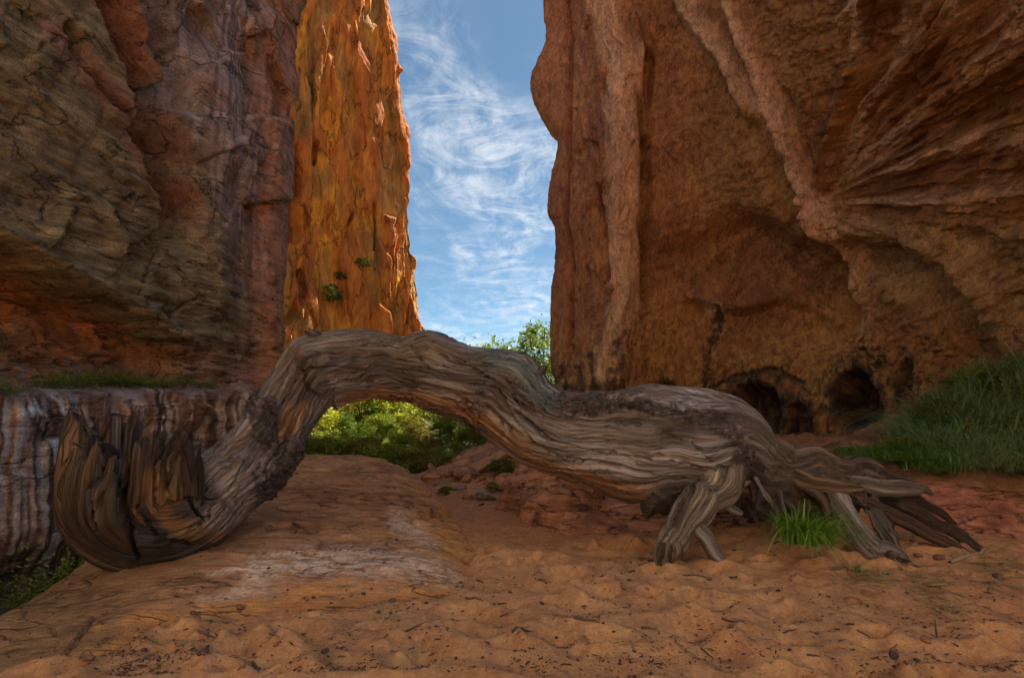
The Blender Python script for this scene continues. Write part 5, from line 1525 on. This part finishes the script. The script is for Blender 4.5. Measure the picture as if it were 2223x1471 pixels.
for (x_, y_, w_, lab) in ((160, 1268, .9, "dark mossy weeds in the ditch behind the stump"), (80, 1310, .8, "dark moss low at the foot of the streaked wall"), (215, 1245, .6, "green weeds peeking out beside the base of the stump")):
    Y_ = 5.4; c = at(x_, y_, Y_)
    o = add("ditch_moss", MOSS[1], M_LEAF, label=lab, cat="moss", group="moss in the ditch at left"); o.location = (c[0], Y_ + .2, c[2] - .05); o.scale = (w_, w_, w_ * .8)
for (x_, y_, w_, h_, lab) in ((725, 640, 26, 48, "green bush growing low on the orange cliff"), (792, 572, 16, 26, "dark small bush on the orange cliff, highest of three"), (742, 600, 18, 22, "thin bush just above the low green bush on the orange cliff")):
    c = wall_hit(Pf, x_, y_); k = c[1] / FPX
    e = empty("cliff_bush", (c[0] + .1, c[1], c[2] - h_ * k * .4), lab, "bush", "bushes on the orange cliff")
    cr_, tk_ = T_TYPES["dark"]; add("crown", cr_, M_LEAF, e); add("trunk", tk_, M_BARK, e)
    e.scale = (w_ * k / .5, w_ * k / .5, h_ * k)

# ================================================================ litter on the sand
ST = []
for k, c_ in enumerate([(.20, .10, .07), (.13, .09, .085), (.30, .14, .08), (.08, .06, .06), (.36, .20, .12)]):
    ST.append(boulder_mesh("stone", 900 + k, 7, 9, col=c_))
STONES = [(1357, 1278, 13, 0, "square brown stone on open sand in front of the thick root"), (1852, 1306, 20, 2, "flat reddish stone in front of the split root"), (1880, 1290, 16, 2, "reddish stone just behind the flat one in front of the split root"), (1777, 1347, 8, 2, "small orange stone in the open sand at right centre"),
          (2037, 1212, 16, 0, "purple brown flat stone between split root and straw"), (1992, 1206, 13, 0, "purple brown stone touching the split root's end"), (2167, 1252, 14, 1, "round grey stone among the dry straw"), (2012, 1392, 14, 2, "round red stone beside the upright stalk"),
          (440, 1418, 15, 3, "dark jagged chunk on the sand at lower left"), (705, 1422, 11, 3, "dark chunk on the sand at bottom, left of centre"), (420, 1334, 11, 0, "purple brown stone on the rim of the slickrock at left"), (312, 1412, 9, 3, "small black chunk left of the dark jagged one"),
          (190, 1432, 17, 2, "long reddish chip beside the detached slickrock slab"), (812, 1194, 6, 0, "dark round pebble high on the slickrock"), (911, 1240, 6, 0, "dark pebble at the right end of the salt crust"), (644, 1203, 4, 3, "tiny black pebble on the slickrock beside the stump"),
          (680, 1298, 8, 0, "dark pebble below the salt crust, left of centre"), (660, 1300, 7, 2, "reddish pebble in the row along the slickrock rim"), (525, 1324, 8, 0, "brown pebble at the left of the slickrock rim"), (852, 1304, 10, 1, "flat grey stone at the slickrock's lower rim"),
          (1630, 1132, 13, 3, "dark bark chunk on the sand under the roots"), (1775, 1165, 26, 0, "brown rock half buried under the grass tuft"), (1940, 1422, 14, 3, "black curled bark piece at lower right"), (1990, 1437, 9, 3, "black chip right of the curled bark piece"), (1540, 1258, 8, 1, "grey chip on the sand below the thick root"),
          (96 + 1112, 1390, 6, 3, "black chip beside the lone twig at bottom centre"), (1177, 1312, 7, 3, "black chip in the sand right of the slickrock"), (1352, 1243, 10, 2, "reddish stone left of the thick root's foot"), (1985, 1160, 8, 0, "brown stone between the two dark roots")]
for i, (x_, y_, r_px, k, lab) in enumerate(STONES):
    c = ground_hit(x_, y_); s_ = r_px * c[1] / FPX
    o = add("stone", ST[k], M_STONE, label=lab, cat="stone", group="loose stones on the sand and slickrock")
    o.location = (c[0], c[1], c[2] + s_ * .12); o.scale = (s_, s_ * .75, s_ * .45); o.rotation_euler = (rl.normal(0, .2), rl.normal(0, .2), rl.uniform(0, 6))
    if c[1] > 11: print("stone far", i, c)
def sand_place(x_, y_):
    if x_ < 1000 and y_ < 1330: return "along the %s of the slickrock's lower rim" % ("left end" if x_ < 560 else ("left half" if x_ < 700 else ("right half" if x_ < 840 else "right end"))) if x_ > 400 else "beside the detached slab"
    row = "near the bottom edge" if y_ > 1410 else ("in the middle of the sand" if y_ > 1310 else "close to the log")
    col_ = ["at far left", "left of centre", "just left of the middle", "just right of the middle", "right of centre", "at far right"][min(int(x_ / 371), 5)]
    return row + " " + col_


def pebble_label(x_, y_, r_, k):
    return "%s %s pebble %s" % ("tiny" if r_ < 4.2 else "small", ["brown", "grey", "reddish", "black", "tan"][k], sand_place(x_, y_))


small = 0
while small < 130:
    x_, y_ = rl.uniform(150, 2200), rl.uniform(1150, 1468)
    m_ = (abs(y_ - (1310 - .02 * (x_ - 600))) < 30 and 400 < x_ < 1000) or rl.uniform() < .35
    if not m_: continue
    c = ground_hit(x_, y_)
    if c[1] > 7.5 or (x_ < 420 and y_ < 1330): continue
    s_ = rl.uniform(3, 6.5) * c[1] / FPX
    kk = int(rl.integers(0, 5))
    o = add("pebble", ST[kk], M_STONE, label=pebble_label(x_, y_, s_ / c[1] * FPX, kk), cat="pebble", group="small pebbles strewn on the sand")
    o.location = (c[0], c[1], c[2] + s_ * .15); o.scale = (s_, s_ * rl.uniform(.6, 1), s_ * .5); o.rotation_euler = (rl.normal(0, .3), rl.normal(0, .3), rl.uniform(0, 6))
    small += 1


def twig(p0, p1, r_px, label, pale=False, bend=.06, group="twigs lying on the sand", lift=0.0, fork=False):
    a, b = ground_hit(*p0), ground_hit(*p1)
    if lift: b = a + np.array([(p1[0] - p0[0]) * a[1] / FPX, 0, (p0[1] - p1[1]) * a[1] / FPX])
    L = np.linalg.norm(b - a); t = np.linspace(0, 1, 6)[:, None]
    S = a + (b - a) * t + np.array([0, 0, 1.0]) * .006 + rl.normal(0, bend * L * .35, (6, 3)) * np.array([1, 1, .25]) * (t * (1 - t) * 4)
    if not lift: S[:, 2] = np.maximum(S[:, 2], surf_z(S[:, 0], S[:, 1]) + .003)
    r = r_px * a[1] / FPX
    paths = [(S - a, np.array([1, 1, .9, .8, .6, .25]) * r)]
    if fork:
        d_ = S[4] - S[2]; e_ = np.array([-d_[1], d_[0], .1 * L])
        paths.append((np.array([S[2] - a, S[2] - a + d_ * .6 + e_ * .5, S[2] - a + d_ * 1.1 + e_ * .7]), [r * .7, r * .5, r * .2]))
    o = add("twig", stick_mesh("twig", paths, 6), M_PALE if pale else M_TWIG, label=label, cat="twig", group=group)
    o.location = a


for a in (((1247, 1344), (1302, 1362), 4, "dark curved twig in the open sand at bottom centre", False), ((1567, 1346), (1622, 1368), 2.5, "thin forked dark twig right of centre on the sand", False, .1), ((1392, 1366), (1418, 1368), 3, "short brown twig between the curved and forked twigs", False),
          ((1482, 1250), (1538, 1256), 2.6, "straight grey twig flat in front of the thick root", False), ((1112, 1384), (1158, 1372), 3, "short dark twig left of the curved twig", False), ((1522, 1408), (1550, 1440), 2.5, "thin dark twig near the bottom edge, right of centre", False),
          ((1752, 1427), (1783, 1429), 2.5, "small dark twig near the bottom edge at right", False), ((636, 1138), (672, 1156), 3, "brown twig lying on the slickrock beside the stump", False), ((548, 1440), (562, 1462), 4, "thick brown stick at the bottom left", False), ((845, 1338), (820, 1366), 2, "pale thin twig on sand below the slickrock", True),
          ((2062, 1224), (2148, 1196), 4.5, "pale split stick lying among the dry straw", True), ((1700, 1380), (1730, 1366), 2, "short thin twig on open sand at right centre", False), ((1960, 1215), (1985, 1150), 5, "pale straw coloured stick beside the split root's end", True), ((430, 1382), (470, 1392), 3, "dark twig on sand by the detached slab", False),
          ((880, 1372), (930, 1350), 2, "thin dark twig right of the pale thin one", False), ((1010, 1300), (1050, 1310), 2.5, "dark twig at the right rim of the slickrock", False), ((1390, 1215), (1425, 1222), 4, "dark bark sliver at the thick root's left", False), ((1860, 1368), (1890, 1385), 2, "thin twig in front of the flat reddish stone", False)):
    twig(*a)
twig((2034, 1386), (2029, 1345), 2, "reddish thin stalk standing upright in the sand", False, .02, lift=1)
n_t = 0
while n_t < 70:
    x_, y_ = rl.uniform(420, 2200), rl.uniform(1180, 1465)
    an, L_ = rl.uniform(0, 6.28), rl.uniform(9, 24)
    c = ground_hit(x_, y_)
    if c[1] > 7 or (x_ < 1000 and y_ < 1300): continue
    twig((x_, y_), (x_ + L_ * math.cos(an), y_ + L_ * .35 * math.sin(an)), rl.uniform(1.2, 2.2), "%s %s twig fragment %s" % ("tiny" if L_ < 14 else "short", "crosswise" if abs(math.cos(an)) > .8 else ("slanting" if abs(math.cos(an)) > .4 else "end-on"), sand_place(x_, y_)), False, .2, "twig fragments scattered on the sand")
    n_t += 1

# dark chips, bark crumbs: nobody could count them
n_c = 15000
rc = np.random.default_rng(41)
cx_ = rc.uniform(60, 2223, n_c * 3); cy_ = 1471 - (1471 - 1085) * rc.uniform(0, 1, n_c * 3) ** 1.3
Yc = CAMZ * FPX / (cy_ - HY)
X_, Y_ = (cx_ - CX) * Yc / FPX, Yc
dens = .22 + 1.1 * sstep(.0, .45, fbm(X_ * 1.8, Y_ * 1.8, 0, 3, seed=901))
dens = dens * np.where(poly_dist(cx_, cy_, [(1060, 1095), (1130, 1140), (1260, 1190), (1420, 1215)])[0] < 55, 2.2, 1) * np.where(poly_dist(cx_, cy_, [(150, 1440), (500, 1345), (850, 1320)])[0] < 40, 1.8, 1)
_, sdm = mound_z(X_, Y_)
dens = np.where(sdm > .15, dens * .12, dens)
sel = np.where(rc.uniform(0, 1.6, n_c * 3) < dens)[0][:n_c]
X_, Y_ = X_[sel], Y_[sel]; Z_ = surf_z(X_, Y_)
n_c = len(sel)
sz = np.minimum(rc.lognormal(0, .6, (n_c, 1)) * .0031, .010)
ax = np.concatenate([rc.normal(size=(n_c, 2)), rc.normal(0, .25, (n_c, 1))], 1); ax /= np.linalg.norm(ax, axis=1)[:, None]
ay_ = np.cross(ax, np.array([0, 0, 1.0]) + rc.normal(0, .25, (n_c, 3))); ay_ /= np.linalg.norm(ay_, axis=1)[:, None]
az_ = np.cross(ax, ay_) * np.sign(np.cross(ax, ay_)[:, 2:3] + 1e-6)
L_ = sz * rc.uniform(.8, 2.6, (n_c, 1)); W_ = sz * rc.uniform(.5, 1.0, (n_c, 1)); H_ = sz * .6
c0 = np.stack([X_, Y_, Z_ + sz[:, 0] * .2], 1)
V = np.stack([c0 - ax * L_ - ay_ * W_ * .6, c0 + ax * L_ - ay_ * W_, c0 + ax * L_ * .7 + ay_ * W_, c0 - ax * L_ + ay_ * W_ * .8, c0 + az_ * H_ - ax * L_ * .3, c0 + az_ * H_ + ax * L_ * .4], 1).reshape(-1, 3)
f = np.array([[0, 1, 5], [0, 5, 4], [1, 2, 5], [2, 3, 4], [2, 4, 5], [3, 0, 4]])
F = (f[None] + (np.arange(n_c) * 6)[:, None, None]).reshape(-1, 3)
tone = rc.uniform(0, 1, (n_c, 1))
cc = np.where(tone < .6, np.array([[.075, .045, .035]]), np.where(tone < .85, np.array([[.22, .10, .055]]), np.array([[.14, .11, .09]])))
add("bark_crumbs", raw_mesh("bark_crumbs", V, F, False, np.repeat(cc, 6, 0)), M_STONE, label="dark bark crumbs and grit scattered over the sand", kind="stuff")

# dry straw at the right
n_s = 1300
rs = np.random.default_rng(43)
k_ = rs.integers(0, 4, n_s)
lines = [((2060, 1180), (2223, 1240)), ((1960, 1240), (2060, 1330)), ((2100, 1200), (2190, 1300)), ((1830, 1250), (1900, 1275))]
pl = np.array([[lines[k][0][0] + (lines[k][1][0] - lines[k][0][0]) * t, lines[k][0][1] + (lines[k][1][1] - lines[k][0][1]) * t] for k, t in zip(k_, rs.uniform(0, 1, n_s))]) + rs.normal(0, 1, (n_s, 2)) * np.array([26, 13])
Yc = CAMZ * FPX / (pl[:, 1] - HY); A_ = np.stack([(pl[:, 0] - CX) * Yc / FPX, Yc], 1)
an = rs.normal(-.75, .8, n_s); L_ = rs.uniform(.04, .17, n_s)
B_ = A_ + np.stack([np.cos(an) * L_, np.sin(an) * L_], 1)
za, zb = surf_z(A_[:, 0], A_[:, 1]) + rs.uniform(.002, .02, n_s), surf_z(B_[:, 0], B_[:, 1]) + rs.uniform(.002, .035, n_s)
a3, b3 = np.column_stack([A_, za]), np.column_stack([B_, zb]); w3 = np.column_stack([-np.sin(an), np.cos(an), rs.normal(0, .5, n_s)]) * .0030
V = np.stack([a3 - w3, a3 + w3, b3 + w3 * .5, b3 - w3 * .5], 1).reshape(-1, 3)
tn = rs.uniform(0, 1, (n_s, 1)); cc = np.array([[.16, .12, .06]]) * (1 - tn) + np.array([[.48, .38, .19]]) * tn
add("dry_straw", raw_mesh("dry_straw", V, np.arange(n_s * 4).reshape(-1, 4), False, np.repeat(cc, 4, 0)), M_STRAW, label="dry yellow straw washed up at the root tips", kind="stuff")
